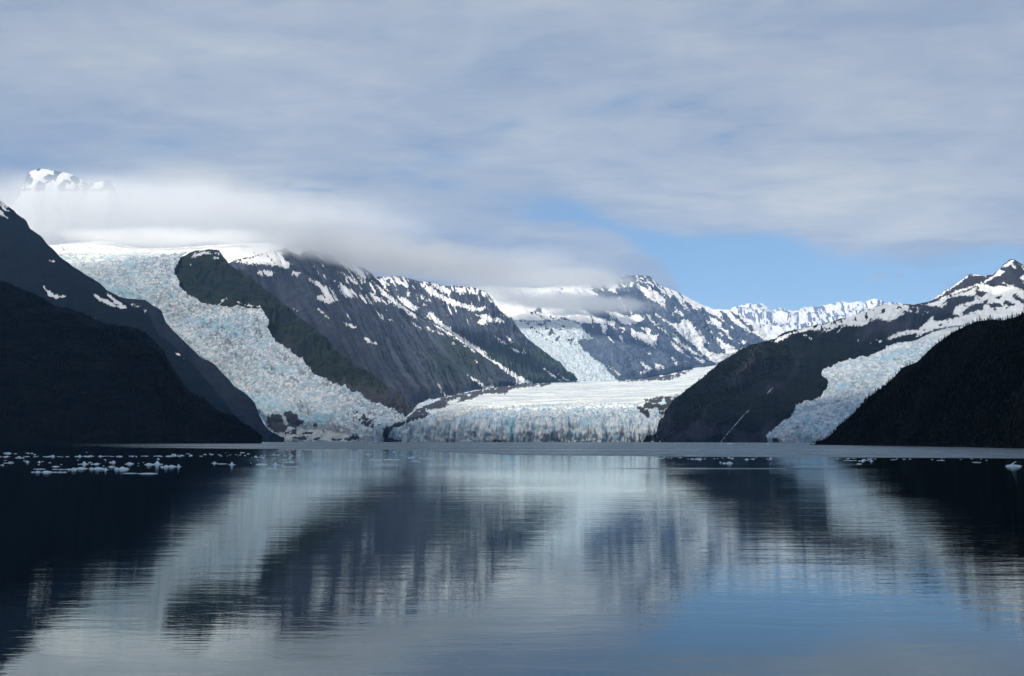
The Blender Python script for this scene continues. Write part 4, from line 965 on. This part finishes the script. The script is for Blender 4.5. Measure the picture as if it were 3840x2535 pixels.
def wood(name, label, P, n, hmin, hmax, seed, vmax=1.0, region=None, tiers=3, k=4):
    rg = np.random.default_rng(seed)
    nv, nu = P.shape[:2]
    protos = [conifer_arrays(1.0, 0.24, s, tiers, k) for s in range(6)]
    VV, TT, off = [], [], 0
    area = np.linalg.norm(np.cross(P[1:, :-1] - P[:-1, :-1], P[:-1, 1:] - P[:-1, :-1]), axis=-1)
    pr = area.copy()
    if region is not None:
        a, b_ = project(P[:-1, :-1]); pr = pr * region(a, b_)
    pr = (pr / pr.sum()).ravel()
    ids = rg.choice(len(pr), n, p=pr)
    for c in ids:
        i, j = divmod(c, nu - 1)
        p = P[i, j] + (P[i + 1, j] - P[i, j]) * rg.random() + (P[i, j + 1] - P[i, j]) * rg.random()
        if p[2] < 1: continue
        pn = 0.5 + float(perlin(p[0:1] / 60, p[1:2] / 60, seed=seed)[0])
        h = hmin + (hmax - hmin) * min(1.0, max(0.0, pn)) * rg.uniform(0.6, 1.1)
        V, T = protos[rg.integers(6)]
        an = rg.uniform(0, 6.28); ca, sa = math.cos(an), math.sin(an)
        q = np.stack([V[:, 0] * ca - V[:, 1] * sa, V[:, 0] * sa + V[:, 1] * ca, V[:, 2]], -1) * h
        q += p - np.array([0, 0, 0.06 * h])
        VV.append(q); TT.append(T + off); off += len(V)
    o = soup(name, np.concatenate(VV), np.concatenate(TT), M_tree)
    tag(o, label, 'forest', kind='stuff')
    return o


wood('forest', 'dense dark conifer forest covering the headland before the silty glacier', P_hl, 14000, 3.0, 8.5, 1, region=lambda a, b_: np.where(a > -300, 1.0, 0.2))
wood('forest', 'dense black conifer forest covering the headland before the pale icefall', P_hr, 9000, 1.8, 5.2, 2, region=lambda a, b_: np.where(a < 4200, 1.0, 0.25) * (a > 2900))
wood('forest', 'sparse dark conifers along the ridge of the green mountain', P_rm, 2600, 6, 12, 3, region=lambda a, b_: ((a < 2960) & (b_ > 1284) & (a - 2480 < (1640 - b_) * 1.6 + 40)).astype(float))


def make_conifer(seed, h, r):
    root = bpy.data.objects.new('conifer', None); COL.objects.link(root)
    V, T = conifer_arrays(h, r, seed, 6, 7)
    c = soup('crown', V, T, M_tree); c.parent = root
    tv = []
    for z, q in ((-1.0, .035), (h * .9, .006)):
        for a in range(6): tv.append((q * h * math.cos(a * math.pi / 3), q * h * math.sin(a * math.pi / 3), z))
    t = soup('trunk', tv, [(a, (a + 1) % 6, 6 + (a + 1) % 6, 6 + a) for a in range(6)], M_trunk); t.parent = root
    return root


protos = [make_conifer(200 + s, 1.0 * h, 0.22 * h) for s, h in enumerate((3.8, 4.6, 3.2))]
cr = P_hr[-1]
cpx, cpy = project(cr)
first = [True] * 3
xs = []
x = 3092.0
while x < 3838:
    xs.append(x); x += random.uniform(5.5, 11.0)
for i, x in enumerate(xs):
    j = int(np.argmin(np.abs(cpx - x)))
    p = cr[j]
    k = i % 3
    s = random.choice((0.5, 0.7, 0.9, 1.0, 1.25, 1.5)) * random.uniform(0.85, 1.1) * (1.0 if x > 3300 else 0.95)
    if first[k]:
        o = protos[k]; first[k] = False
    else:
        o = protos[k].copy(); COL.objects.link(o)
        for ch in protos[k].children:
            c = ch.copy(); c.parent = o; COL.objects.link(c)
    o.location = (p[0] + (x - cpx[j]) / F * p[1], p[1] - 3, p[2] - 0.8)
    o.rotation_euler = (random.uniform(-.06, .06), random.uniform(-.06, .06), random.uniform(0, 6.28))
    o.scale = (s * random.uniform(.85, 1.15), s * random.uniform(.85, 1.15), s)
    tag(o, 'dark conifer standing on the skyline of the black headland before the pale icefall', 'tree', 'conifers along the skyline of the black headland')

# ------------------------------------------------------------------ water
def build_water():
    n = 2
    me = bpy.data.meshes.new('water')
    me.from_pydata([(-30000, -3000, 0), (30000, -3000, 0), (30000, 30000, 0), (-30000, 30000, 0)], [], [(0, 1, 2, 3)])
    m, nt, b = new_mat('fjord_water')
    pos = nt.pos()
    sp = nt.node('ShaderNodeSeparateXYZ'); nt.link(pos, sp.inputs[0])
    X, Y = sp.outputs[0], sp.outputs[1]
    # ripples: long low crests lying across the view, several sizes
    a = nt.noise(nt.mapping(pos, scale=(0.22, 0.85, 1), rot=(0, 0, 0.05)), 1.0, 3, 0.5, 0.3)
    c = nt.noise(nt.mapping(pos, scale=(1.1, 3.8, 1), rot=(0, 0, -0.06)), 1.0, 4, 0.55, 0.3)
    e = nt.noise(nt.mapping(pos, scale=(0.07, 0.19, 1), rot=(0, 0, 0.1)), 1.0, 2, 0.5)
    # calm and livelier patches
    pt = nt.noise(nt.mapping(pos, scale=(0.008, 0.022, 1), rot=(0, 0, 0.15)), 1.0, 3, 0.5)
    act = nt.ramp(pt, 0.35, 0.65, 0.45, 1.2)
    h = nt.math('ADD', nt.math('MULTIPLY', a, WAVE[0]), nt.math('MULTIPLY', c, WAVE[1]))
    h = nt.math('ADD', h, nt.math('MULTIPLY', e, WAVE[2]))
    h = nt.math('MULTIPLY', h, act)
    bump(nt, b, h, 1.0)
    # ruffled belt towards the glaciers
    def line(pts):
        s = 1 / 6000.0
        q = [((px_ + 3000) * s, py_ / 3000.0) for px_, py_ in pts]
        xn = nt.math('MULTIPLY', nt.math('ADD', X, 3000.0), s)
        return nt.math('MULTIPLY', nt.curve(xn, q), 3000.0)
    L = [wpt(x, y) for x, y in ((0, 1672), (500, 1678), (900, 1683), (1400, 1686), (1700, 1699), (1900, 1707), (2500, 1712), (3200, 1716), (3840, 1720), (4600, 1724))]
    edge = line([(-3000, L[0][1])] + L + [(3000, L[-1][1])])
    wn = nt.noise(nt.mapping(pos, scale=(0.002, 0.02, 1)), 1.0, 4, 0.6)
    ye = nt.math('ADD', Y, nt.math('MULTIPLY', nt.math('SUBTRACT', wn, 0.5), 36.0))
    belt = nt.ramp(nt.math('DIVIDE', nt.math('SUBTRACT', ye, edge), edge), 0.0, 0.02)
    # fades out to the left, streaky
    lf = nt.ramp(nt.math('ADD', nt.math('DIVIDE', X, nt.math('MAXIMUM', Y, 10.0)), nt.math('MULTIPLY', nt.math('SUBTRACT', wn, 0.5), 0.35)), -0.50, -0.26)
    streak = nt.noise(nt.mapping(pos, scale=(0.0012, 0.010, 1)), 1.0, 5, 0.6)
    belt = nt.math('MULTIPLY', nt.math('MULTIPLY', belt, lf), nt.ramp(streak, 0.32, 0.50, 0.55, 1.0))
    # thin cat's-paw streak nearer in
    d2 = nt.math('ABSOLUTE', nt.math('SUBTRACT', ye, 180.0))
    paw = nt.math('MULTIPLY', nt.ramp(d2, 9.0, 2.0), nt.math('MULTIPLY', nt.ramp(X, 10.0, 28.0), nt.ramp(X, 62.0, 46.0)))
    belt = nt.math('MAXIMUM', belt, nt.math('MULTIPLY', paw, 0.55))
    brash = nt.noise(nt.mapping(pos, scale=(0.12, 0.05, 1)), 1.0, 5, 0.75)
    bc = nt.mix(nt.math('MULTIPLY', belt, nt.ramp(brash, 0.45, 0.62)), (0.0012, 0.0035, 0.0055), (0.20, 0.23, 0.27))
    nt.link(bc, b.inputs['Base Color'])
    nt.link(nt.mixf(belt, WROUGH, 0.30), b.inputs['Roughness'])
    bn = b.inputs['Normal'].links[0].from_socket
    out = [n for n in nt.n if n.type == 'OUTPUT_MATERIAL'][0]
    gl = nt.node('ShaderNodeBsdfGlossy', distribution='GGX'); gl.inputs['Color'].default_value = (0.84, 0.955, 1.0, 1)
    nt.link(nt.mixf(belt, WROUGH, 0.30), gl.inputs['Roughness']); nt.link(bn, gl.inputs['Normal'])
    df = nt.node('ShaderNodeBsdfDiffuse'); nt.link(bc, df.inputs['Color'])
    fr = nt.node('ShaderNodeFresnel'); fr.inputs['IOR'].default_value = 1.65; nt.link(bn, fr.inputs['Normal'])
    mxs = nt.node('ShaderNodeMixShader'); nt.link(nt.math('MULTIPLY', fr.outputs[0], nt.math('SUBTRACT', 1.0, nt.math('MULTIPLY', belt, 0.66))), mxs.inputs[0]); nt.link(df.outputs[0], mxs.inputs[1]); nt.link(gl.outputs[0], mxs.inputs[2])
    nt.link(mxs.outputs[0], out.inputs[0]); nt.n.remove(b)
    me.materials.append(m)
    o = bpy.data.objects.new('water', me); COL.objects.link(o)
    tag(o, 'calm dark fjord water mirroring the mountains and sky', 'water', kind='structure')


WAVE = (0.013, 0.0046, 0.020)
WROUGH = 0.012
build_water()

# ------------------------------------------------------------------ ice floes
M_floe, nt, b = new_mat('floe_ice')
n = nt.noise(nt.pos(), 1.2, 5, 0.6)
nt.link(nt.mix(nt.ramp(n, .35, .65), (0.76, 0.86, 0.91), (0.90, 0.94, 0.96)), b.inputs['Base Color'])
b.inputs['Roughness'].default_value = 0.45
bump(nt, b, n, 0.25)


def floe_mesh(seed, lobes, nu=40, nv=14):
    """irregular floe, unit width 2 (x), depth ~1.2, unit height 1; lobes: (x, y, radius, height)"""
    rg = np.random.default_rng(seed)
    a = np.linspace(0, 2 * np.pi, nu, endpoint=False)
    out = 0.84 + 0.22 * perlin(np.cos(a) * 1.7 + seed, np.sin(a) * 1.7, seed=seed) + 0.10 * perlin(np.cos(a) * 5 + seed, np.sin(a) * 5, seed=seed + 1)
    V, Fc = [], []
    prof = [(0.86, -0.45), (0.98, -0.15), (1.0, 0.0), (0.985, 0.10)] + [(r, None) for r in (0.95, 0.88, 0.76, 0.62, 0.46, 0.30, 0.15)]
    for r, z in prof:
        for i in range(nu):
            x, y = math.cos(a[i]) * out[i] * r, math.sin(a[i]) * out[i] * r * 0.62
            if z is None:
                hh = 0.16
                for lx, ly, lr, lh in lobes:
                    d = ((x - lx) ** 2 + (y - ly) ** 2) / lr ** 2
                    hh = max(hh, lh * math.exp(-d ** 1.6))
                hh = hh * min(1, (1 - r) * 9 + 0.25) + 0.07 * float(perlin(x * 6 + seed, y * 6, seed=seed + 3))
                zz = max(hh, 0.06)
            else: zz = z
            V.append((x, y, zz))
    R_ = len(prof)
    V.append((0, 0, V[(R_ - 1) * nu][2])); V.append((0, 0, -0.5))
    T = []
    for k in range(R_ - 1):
        for i in range(nu):
            p, q = k * nu + i, k * nu + (i + 1) % nu
            T += [(p, q, q + nu), (p, q + nu, p + nu)]
    for i in range(nu):
        T.append(((R_ - 1) * nu + i, (R_ - 1) * nu + (i + 1) % nu, R_ * nu)); T.append(((i + 1) % nu, i, R_ * nu + 1))
    return np.array(V), np.array(T)


FLOE_KINDS = [
    floe_mesh(1, [(-.1, 0, .5, .8), (.4, 0, .3, .5)]), floe_mesh(2, [(0, 0, .8, .45)]), floe_mesh(3, [(-.55, 0, .22, .75), (.1, .05, .35, .9), (.6, 0, .2, .6)]),
    floe_mesh(4, [(-.5, 0, .3, .5), (.35, 0, .4, 1.0)]), floe_mesh(5, [(0, 0, .35, 1.1)]), floe_mesh(6, [(-.6, 0, .25, .4), (0, 0, .25, .5), (.55, 0, .3, .4)]), floe_mesh(7, [(.2, 0, .9, .5), (-.6, 0, .2, .8)])]
FM = {}


def floe(px, py, wpx, hpx, kind, label, group=None, name='ice_floe', rot=None):
    """px,py: waterline centre in the photo; the floe lies on the water where that pixel meets it"""
    X, Y = wpt(px, py)
    w = wpx / F * Y; h = hpx / F * Y
    if kind not in FM:
        V, T = FLOE_KINDS[kind]
        o = soup(name, V, T, M_floe, smooth=False)
        FM[kind] = o.data
    else:
        o = bpy.data.objects.new(name, FM[kind]); COL.objects.link(o)
    o.location = (X, Y, 0)
    o.scale = (w / 2 * 1.1, w / 2 * 1.1 * min(1, 0.6 + random.random() * .5), h)
    o.rotation_euler = (0, 0, random.uniform(-.25, .25) if rot is None else rot)
    tag(o, label, 'ice floe', group)
    return o


def fz(x, y): return x * .42105, 1660 + y * .42105          # crop of the left floe field
def fz2(x, y): return 900 + x * .46316, 1660 + y * .46316
def fz3(x, y): return 2400 + x * .60632, 1660 + y * .60632


BIG = [
    (fz(1160, 272), 60, 8, 1, 'low flat ice floe touching the pointed oval floe, nearest of the floes'), (fz(1315, 275), 72, 14, 1, 'smooth pointed oval ice floe at the near edge of the ice'),
    (fz(320, 262), 40, 10, 3, 'long floe at the near left corner of the floe field'), (fz(420, 262), 46, 15, 0, 'rounded domed floe at the near edge, joined to a long low floe'), (fz(535, 262), 56, 10, 5, 'long low floe right of the rounded domed one'),
    (fz(350, 235), 44, 8, 1, 'thin floe lying just behind the rounded domed floe'), (fz(545, 237), 70, 7, 5, 'thin flat raft in front of the peaked floe row'), (fz(495, 212), 30, 8, 0, 'small humped floe behind the thin flat raft'),
    (fz(640, 238), 44, 14, 3, 'floe with a sharp point rising in the middle of the ice belt'), (fz(725, 230), 52, 14, 0, 'block-like floe right of the sharp-pointed floe'), (fz(750, 190), 30, 20, 4, 'tallest knobbly block floating behind the ice belt'),
    (fz(845, 190), 34, 9, 3, 'small two-humped floe behind the middle of the belt'), (fz(860, 232), 60, 16, 2, 'wide lumpy raft of broken ice in the belt centre'), (fz(940, 240), 24, 16, 4, 'dark-edged steep little floe at the end of the lumpy raft'),
    (fz(995, 215), 28, 10, 0, 'small rounded floe between two lumpy rafts'), (fz(1000, 175), 26, 14, 3, 'peaked floe standing apart behind the belt'), (fz(1080, 235), 62, 20, 2, 'jagged raft with three lumps near the right end of the belt'),
    (fz(1155, 188), 34, 16, 0, 'humped floe behind the three-lumped raft'), (fz(1330, 195), 40, 16, 0, 'left block of the long bumpy floe row'), (fz(1400, 192), 40, 24, 4, 'highest dome of the long bumpy floe row'), (fz(1465, 215), 36, 16, 3, 'sagging middle block of the long bumpy floe row'),
    (fz(1530, 212), 34, 16, 0, 'rounded block second from the end of the bumpy floe row'), (fz(1590, 212), 22, 18, 4, 'steep end block of the long bumpy floe row'), (fz(1910, 182), 24, 12, 4, 'small steep floe at the head of a flat floe'),
    (fz(1975, 188), 44, 7, 1, 'flat floe trailing behind a small steep floe'), (fz(2065, 195), 26, 20, 4, 'round stubby floe at the reflection edge of the icefall'), (fz(2330, 190), 46, 8, 1, 'flat white floe lying in the icefall reflection'),
    (fz(1410, 145), 14, 8, 4, 'lone small knob of ice behind the bumpy row'), (fz(310, 106), 12, 6, 4, 'lone small knob of ice far out at the left of the field'),
    (fz(180, 135), 40, 10, 5, 'low hump rising from the thin ice line at its left end'), (fz(245, 172), 18, 12, 4, 'small pointed floe behind the near left corner'), (fz(80, 180), 44, 8, 5, 'thin string of ice left of the small pointed floe'),
    (fz2(285, 180), 34, 18, 4, 'cluster-like round floe below the icefall reflection'), (fz2(175, 178), 44, 10, 1, 'flat wide floe left of the round floe in the icefall reflection'), (fz2(250, 205), 44, 6, 1, 'thin plate of ice in front of the round floe'), (fz2(400, 158), 44, 8, 3, 'bright small floe on the pale reflection'), (fz2(415, 195), 70, 5, 5, 'long faint plate of ice on the pale reflection'),
    (fz2(900, 140), 34, 8, 1, 'small flat floe right of the pale reflection, alone'), (fz2(1100, 140), 50, 7, 5, 'thin floe at the left of the middle ice string'), (fz2(1230, 137), 76, 8, 5, 'long bright floe in the middle ice string'), (fz2(1420, 150), 38, 5, 1, 'thin floe at the right end of the middle ice string'), (fz2(1385, 122), 30, 12, 3, 'two-humped floe above the middle ice string'), (fz2(1035, 95), 24, 9, 4, 'small slanting floe at the dark edge of the belt'),
    (fz3(497, 122), 10, 9, 4, 'small knob of ice just left of the wavy double floe'), (fz3(540, 127), 44, 13, 3, 'wavy double floe on the dark reflection of the green mountain'), (fz3(360, 102), 30, 8, 3, 'small humped floe at the left of the dark mountain reflection'), (fz3(660, 104), 22, 9, 4, 'small floe right of the wavy double floe'),
    (fz3(1355, 131), 20, 9, 1, 'small oval floe near the reflection of the black headland'), (fz3(1370, 113), 30, 8, 3, 'humped floe just behind the small oval floe'), (fz3(1430, 113), 20, 10, 4, 'stubby floe right of the small oval floe'), (fz3(1860, 109), 36, 6, 5, 'thin floe lying on the headland reflection'),
    (fz3(1567, 105), 24, 4, 1, 'tiny flat floe on the headland reflection'), (fz3(2083, 121), 38, 6, 1, 'long oval floe on the headland reflection, left of the swan-like one'), (fz3(1300, 110), 60, 5, 5, 'long thin plate of ice below the pale icefall'), (fz3(805, 105), 24, 4, 1, 'tiny flat plate where the dark reflection ends'),
]
for (p, w_, h_, k, lab) in BIG:
    floe(p[0], p[1] + 0.5, w_, h_ * 0.46, k, lab)

# the bird-shaped floe
X, Y = wpt(*[v + d for v, d in zip(fz3(2312, 146), (0, 0))])
w_ = 64 / F * Y
V, T = floe_mesh(9, [(-.1, 0, .8, .75), (.6, 0, .3, .5)])
o = soup('ice_floe', V * np.array([w_ / 2 * 1.08, w_ / 2 * .9, 0.0022 * Y]), T, M_floe)
# its curved neck: a tapered tube merged into the same mesh
pts = [(-.30, .55), (-.16, .95), (.02, 1.35), (.16, 1.62), (.30, 1.62)]
rad = [.42, .32, .25, .20, .08]
nv0 = len(o.data.vertices)
VV = [tuple(v.co) for v in o.data.vertices]; FF = [tuple(p.vertices) for p in o.data.polygons]
for (x_, z_), r_ in zip(pts, rad):
    for a in range(8):
        VV.append(((x_ + r_ * .6 * math.cos(a * math.pi / 4) * .6) * w_ / 2, r_ * math.sin(a * math.pi / 4) * w_ / 2 * .6, (z_ + r_ * .9 * math.cos(a * math.pi / 4)) * 0.0026 * Y))
for k in range(len(pts) - 1):
    for a in range(8):
        q0, q1 = nv0 + k * 8 + a, nv0 + k * 8 + (a + 1) % 8
        FF += [(q0, q1, q1 + 8, q0 + 8)]
FF.append(tuple(nv0 + (len(pts) - 1) * 8 + a for a in range(8)))
me = bpy.data.meshes.new('ice_floe'); me.from_pydata(VV, [], FF); me.materials.append(M_floe)
o.data = me
o.location = (X, Y, 0)
tag(o, 'swan-shaped ice floe with a raised neck floating before the black headland', 'ice floe')

# small scattered floes, in the strings the photograph shows
ORD = 'first second third fourth fifth sixth seventh eighth ninth tenth eleventh twelfth thirteenth fourteenth fifteenth sixteenth seventeenth eighteenth nineteenth twentieth twenty-first twenty-second twenty-third twenty-fourth twenty-fifth twenty-sixth twenty-seventh twenty-eighth twenty-ninth thirtieth thirty-first thirty-second thirty-third thirty-fourth'.split()


def scatter(n, x0, x1, ys, spread, w0, w1, label, group, seed, hk=0.22):
    rg = random.Random(seed)
    X_ = sorted(rg.uniform(x0, x1) for _ in range(n))
    for i in range(n):
        x = X_[i]
        y = ys(x) + rg.gauss(0, spread)
        w_ = rg.uniform(w0, w1) * (0.6 if rg.random() < .5 else 1)
        floe(x, y, w_, max(1.6, w_ * hk * rg.uniform(.35, 1.2)), rg.randrange(7), (ORD[i] + ' ' + label + ', from the left') if n <= 34 else label, group)


scatter(70, 0, 760, lambda x: 1713 - (x / 760) * 3, 0.9, 8, 26, 'little floe in the thin straight line of ice behind the larger left floes', 'thin straight line of ice fragments', 1)
scatter(34, 640, 1120, lambda x: 1706, 5, 7, 20, 'little floe behind the flat floe trailing a steep one', 'scattered ice fragments right of the line', 2)
scatter(26, 0, 620, lambda x: 1736, 11, 6, 18, 'little floe scattered among the larger left floes', 'small ice fragments among the larger left floes', 3)
scatter(10, 10, 130, lambda x: 1700, 1.2, 8, 26, 'little floe in the far short string beyond the ice line', 'short far string of ice fragments', 4)
scatter(26, 940, 1100, lambda x: 1716, 10, 8, 20, 'little floe drifting in the icefall reflection', 'ice fragments in the icefall reflection', 5)
scatter(16, 1300, 1680, lambda x: 1712, 9, 8, 20, 'little floe drifting around the middle ice string', 'ice fragments around the middle ice string', 6)
scatter(24, 2450, 2900, lambda x: 1718, 2.6, 8, 20, 'little floe edging the dark green-mountain reflection', 'ice fragments along the green-mountain reflection', 7, .18)
scatter(20, 3130, 3700, lambda x: 1721 + (x - 3130) * .004, 2.2, 8, 20, 'little floe at the edge of the black headland reflection', 'ice fragments along the headland reflection', 8, .18)
scatter(10, 1850, 2400, lambda x: 1722, 5, 10, 24, 'little floe on the valley glacier reflection', 'ice fragments on the valley glacier reflection', 9, .2)
scatter(24, 2440, 2880, lambda x: 1663.5 + (x - 2440) * .005, 0.4, 6, 16, 'tiny bright floe along the far shore under the green mountain', 'ice fragments along the far shore', 10, .2)
scatter(20, 900, 1500, lambda x: 1661, 0.4, 6, 14, 'tiny bright floe along the far shore under the silty icefall', 'ice fragments below the silty icefall', 12, .2)

# ------------------------------------------------------------------ unseen cloud deck, added overhead to shade the near slopes
def build_shading_deck():
    edge = [(-16000, -9000), (16000, -9000), (16000, 4300), (3000, 4300), (-300, 4200), (-900, 2080), (-1500, 1980), (-2200, 2000), (-2330, 2500), (-2330, 3400), (-2300, 5200), (-2380, 5950), (-3000, 5750), (-3600, 5350), (-16000, 5200)]  # outline shaped by where its shadow should fall
    m, nt, b = new_mat('shading_deck')
    nt.n.remove(b)
    out = [n for n in nt.n if n.type == 'OUTPUT_MATERIAL'][0]
    d = nt.node('ShaderNodeBsdfDiffuse'); d.inputs[0].default_value = (0.85, 0.87, 0.9, 1)
    t = nt.node('ShaderNodeBsdfTranslucent'); t.inputs[0].default_value = (0.52, 0.74, 1.0, 1)
    mx = nt.node('ShaderNodeMixShader'); mx.inputs[0].default_value = 0.32
    nt.link(d.outputs[0], mx.inputs[1]); nt.link(t.outputs[0], mx.inputs[2])
    tr = nt.node('ShaderNodeBsdfTransparent')
    sp = nt.node('ShaderNodeSeparateXYZ'); nt.link(nt.pos(), sp.inputs[0])
    n = nt.noise(nt.pos(), 0.0006, 4)
    f = nt.math('MULTIPLY', nt.ramp(nt.math('SUBTRACT', sp.outputs[1], nt.math('MULTIPLY', nt.math('ADD', sp.outputs[0], 1500.0), -0.55)), 350.0, 1150.0), nt.ramp(n, 0.3, 0.6, 0.56, 0.68))  # thinned farther out so part of the sun reaches the glaciers
    m2 = nt.node('ShaderNodeMixShader'); nt.link(f, m2.inputs[0]); nt.link(mx.outputs[0], m2.inputs[1]); nt.link(tr.outputs[0], m2.inputs[2])
    rimf = nt.attr('rim')
    m3 = nt.node('ShaderNodeMixShader'); nt.link(nt.math('POWER', rimf, 1.0), m3.inputs[0]); nt.link(m2.outputs[0], m3.inputs[1]); nt.link(tr.outputs[0], m3.inputs[2])
    nt.link(m3.outputs[0], out.inputs[0])
    cs = 200.0
    gx = np.arange(-16000, 16001, cs); gy = np.arange(-9000, 6601, cs)
    X, Y = np.meshgrid(gx, gy)
    d = sdist(X, Y, edge)
    rim = 1 - sstep(0, 420, d + 110 * perlin(X / 500, Y / 500, seed=9))
    lump = 50 * perlin(X / 700, Y / 700, seed=3)
    thick = 40 + 300 * (1 - rim)
    n0 = X.size
    V = np.concatenate([np.stack([X, Y, 2950 + lump], -1).reshape(-1, 3), np.stack([X, Y, 2950 + lump + thick], -1).reshape(-1, 3)])
    ins = (d[:-1, :-1] > -60) & (d[1:, 1:] > -60) & (d[1:, :-1] > -60) & (d[:-1, 1:] > -60)
    idx = np.arange(n0).reshape(X.shape)
    a, b_, c, e = idx[:-1, :-1][ins], idx[:-1, 1:][ins], idx[1:, 1:][ins], idx[1:, :-1][ins]
    T = [np.stack([a, e, c, b_], -1), np.stack([a, b_, c, e], -1) + n0]
    pad = np.zeros((ins.shape[0] + 2, ins.shape[1] + 2), bool); pad[1:-1, 1:-1] = ins
    for (dy, dx, p0, p1) in ((-1, 0, (0, 0), (0, 1)), (1, 0, (1, 1), (1, 0)), (0, -1, (1, 0), (0, 0)), (0, 1, (0, 1), (1, 1))):
        m_ = ins & ~pad[1 + dy:1 + dy + ins.shape[0], 1 + dx:1 + dx + ins.shape[1]]
        r, k = np.nonzero(m_)
        u, v = idx[r + p0[0], k + p0[1]], idx[r + p1[0], k + p1[1]]
        T.append(np.stack([u, v, v + n0, u + n0], -1))
    T = np.concatenate(T)
    used = np.unique(T); remap = np.zeros(len(V), int); remap[used] = np.arange(len(used))
    o = soup('shading_cloud', V[used], remap[T], m, smooth=True)
    ra = np.concatenate([rim.ravel(), rim.ravel()])[used]
    o.data.attributes.new('rim', 'FLOAT', 'POINT').data.foreach_set('value', ra.astype(np.float32))
    tag(o, 'unseen cloud deck added overhead to shade the near slopes', 'cloud', kind='stuff')


build_shading_deck()


# ------------------------------------------------------------------ low clouds caught on the ridges
def cloud(px, py, D, hw, hh, hd, tilt, dens, label, seed, hole=0.42, an=0.2):
    c = at(px, py, D)
    sx, sz = hw / F * D, hh / F * D
    m = bpy.data.materials.new('low_cloud'); m.use_nodes = True; m.node_tree.nodes.clear()
    nt = NT(m.node_tree)
    out = nt.node('ShaderNodeOutputMaterial')
    v = nt.node('ShaderNodeVolumePrincipled')
    v.inputs['Color'].default_value = (0.995, 0.997, 1.0, 1)
    v.inputs['Anisotropy'].default_value = an
    ob = nt.node('ShaderNodeTexCoord').outputs['Object']
    ln = nt.node('ShaderNodeVectorMath', operation='LENGTH'); nt.link(ob, ln.inputs[0])
    pos = nt.pos()
    n1 = nt.noise(nt.mapping(pos, scale=(1, 1, 2.2), loc=(seed * 1000, 0, 0)), 1 / (hh / F * D * 2.6), 5, 0.6)
    fall = nt.math('SUBTRACT', 1.0, ln.outputs['Value'])
    q = nt.math('ADD', nt.math('MULTIPLY', fall, 1.25), nt.math('MULTIPLY', nt.math('SUBTRACT', n1, 0.5), 2.4))
    q = nt.ramp(q, 0.0, 0.85)
    q = nt.math('MULTIPLY', q, nt.ramp(fall, 0.0, 0.60))
    nt.link(nt.math('MULTIPLY', q, dens), v.inputs['Density'])
    nt.link(v.outputs[0], out.inputs['Volume'])
    m.cycles.volume_step_rate = 1.0
    me = bpy.data.meshes.new('cloud')
    import bmesh
    bm = bmesh.new(); bmesh.ops.create_icosphere(bm, subdivisions=4, radius=1.0)
    bm.to_mesh(me); bm.free()
    me.materials.append(m)
    o = bpy.data.objects.new('cloud', me); COL.objects.link(o)
    o.location = c; o.scale = (sx, hd, sz); o.rotation_euler = (0, tilt, 0)
    tag(o, label, 'cloud', kind='stuff')
    return o


cloud(1400, 944, 7050, 720, 118, 330, 0.11, 0.0085, 'grey cloud bank lying along the scree mountain ridge', 1, an=0.55)
cloud(1830, 1010, 9300, 680, 130, 420, 0.05, 0.0050, 'grey cloud bank hiding the crest of the snow massif', 2, an=0.55)
cloud(2140, 1130, 9400, 430, 60, 260, 0.05, 0.011, 'tongue of cloud lying across the face of the snow massif', 3, an=0.55)
cloud(500, 822, 11200, 1450, 205, 900, 0.035, 0.0030, 'bright sunlit cloud bank over the upper snowfield', 4, an=-0.1)

cloud(620, 890, 8500, 640, 52, 260, 0.01, 0.008, 'thin veil of cloud resting on the rim of the upper snowfield', 6, an=0.1)
cloud(2150, 1046, 9800, 300, 58, 240, 0.03, 0.014, 'ragged scrap of cloud clinging to the summit of the snow massif', 5, an=0.4)

# ------------------------------------------------------------------ haze
def build_haze():
    m = bpy.data.materials.new('haze'); m.use_nodes = True; m.node_tree.nodes.clear()
    nt = NT(m.node_tree)
    out = nt.node('ShaderNodeOutputMaterial')
    v = nt.node('ShaderNodeVolumePrincipled')
    v.inputs['Color'].default_value = HAZE_C
    v.inputs['Density'].default_value = HAZE_D
    v.inputs['Anisotropy'].default_value = 0.0
    nt.link(v.outputs[0], out.inputs['Volume'])
    x0, x1, y0, y1, z0, z1 = -16000, 16000, -3500, 33000, -60, 5200
    me = bpy.data.meshes.new('haze')
    me.from_pydata([(x, y, z) for x in (x0, x1) for y in (y0, y1) for z in (z0, z1)], [], [(0, 1, 3, 2), (4, 6, 7, 5), (0, 4, 5, 1), (2, 3, 7, 6), (0, 2, 6, 4), (1, 5, 7, 3)])
    me.materials.append(m)
    o = bpy.data.objects.new('haze', me); COL.objects.link(o)
    tag(o, 'thin blue haze filling the fjord air', 'haze', kind='stuff')


HAZE_C = (0.30, 0.56, 1.0, 1)
HAZE_D = 2.2e-5
build_haze()
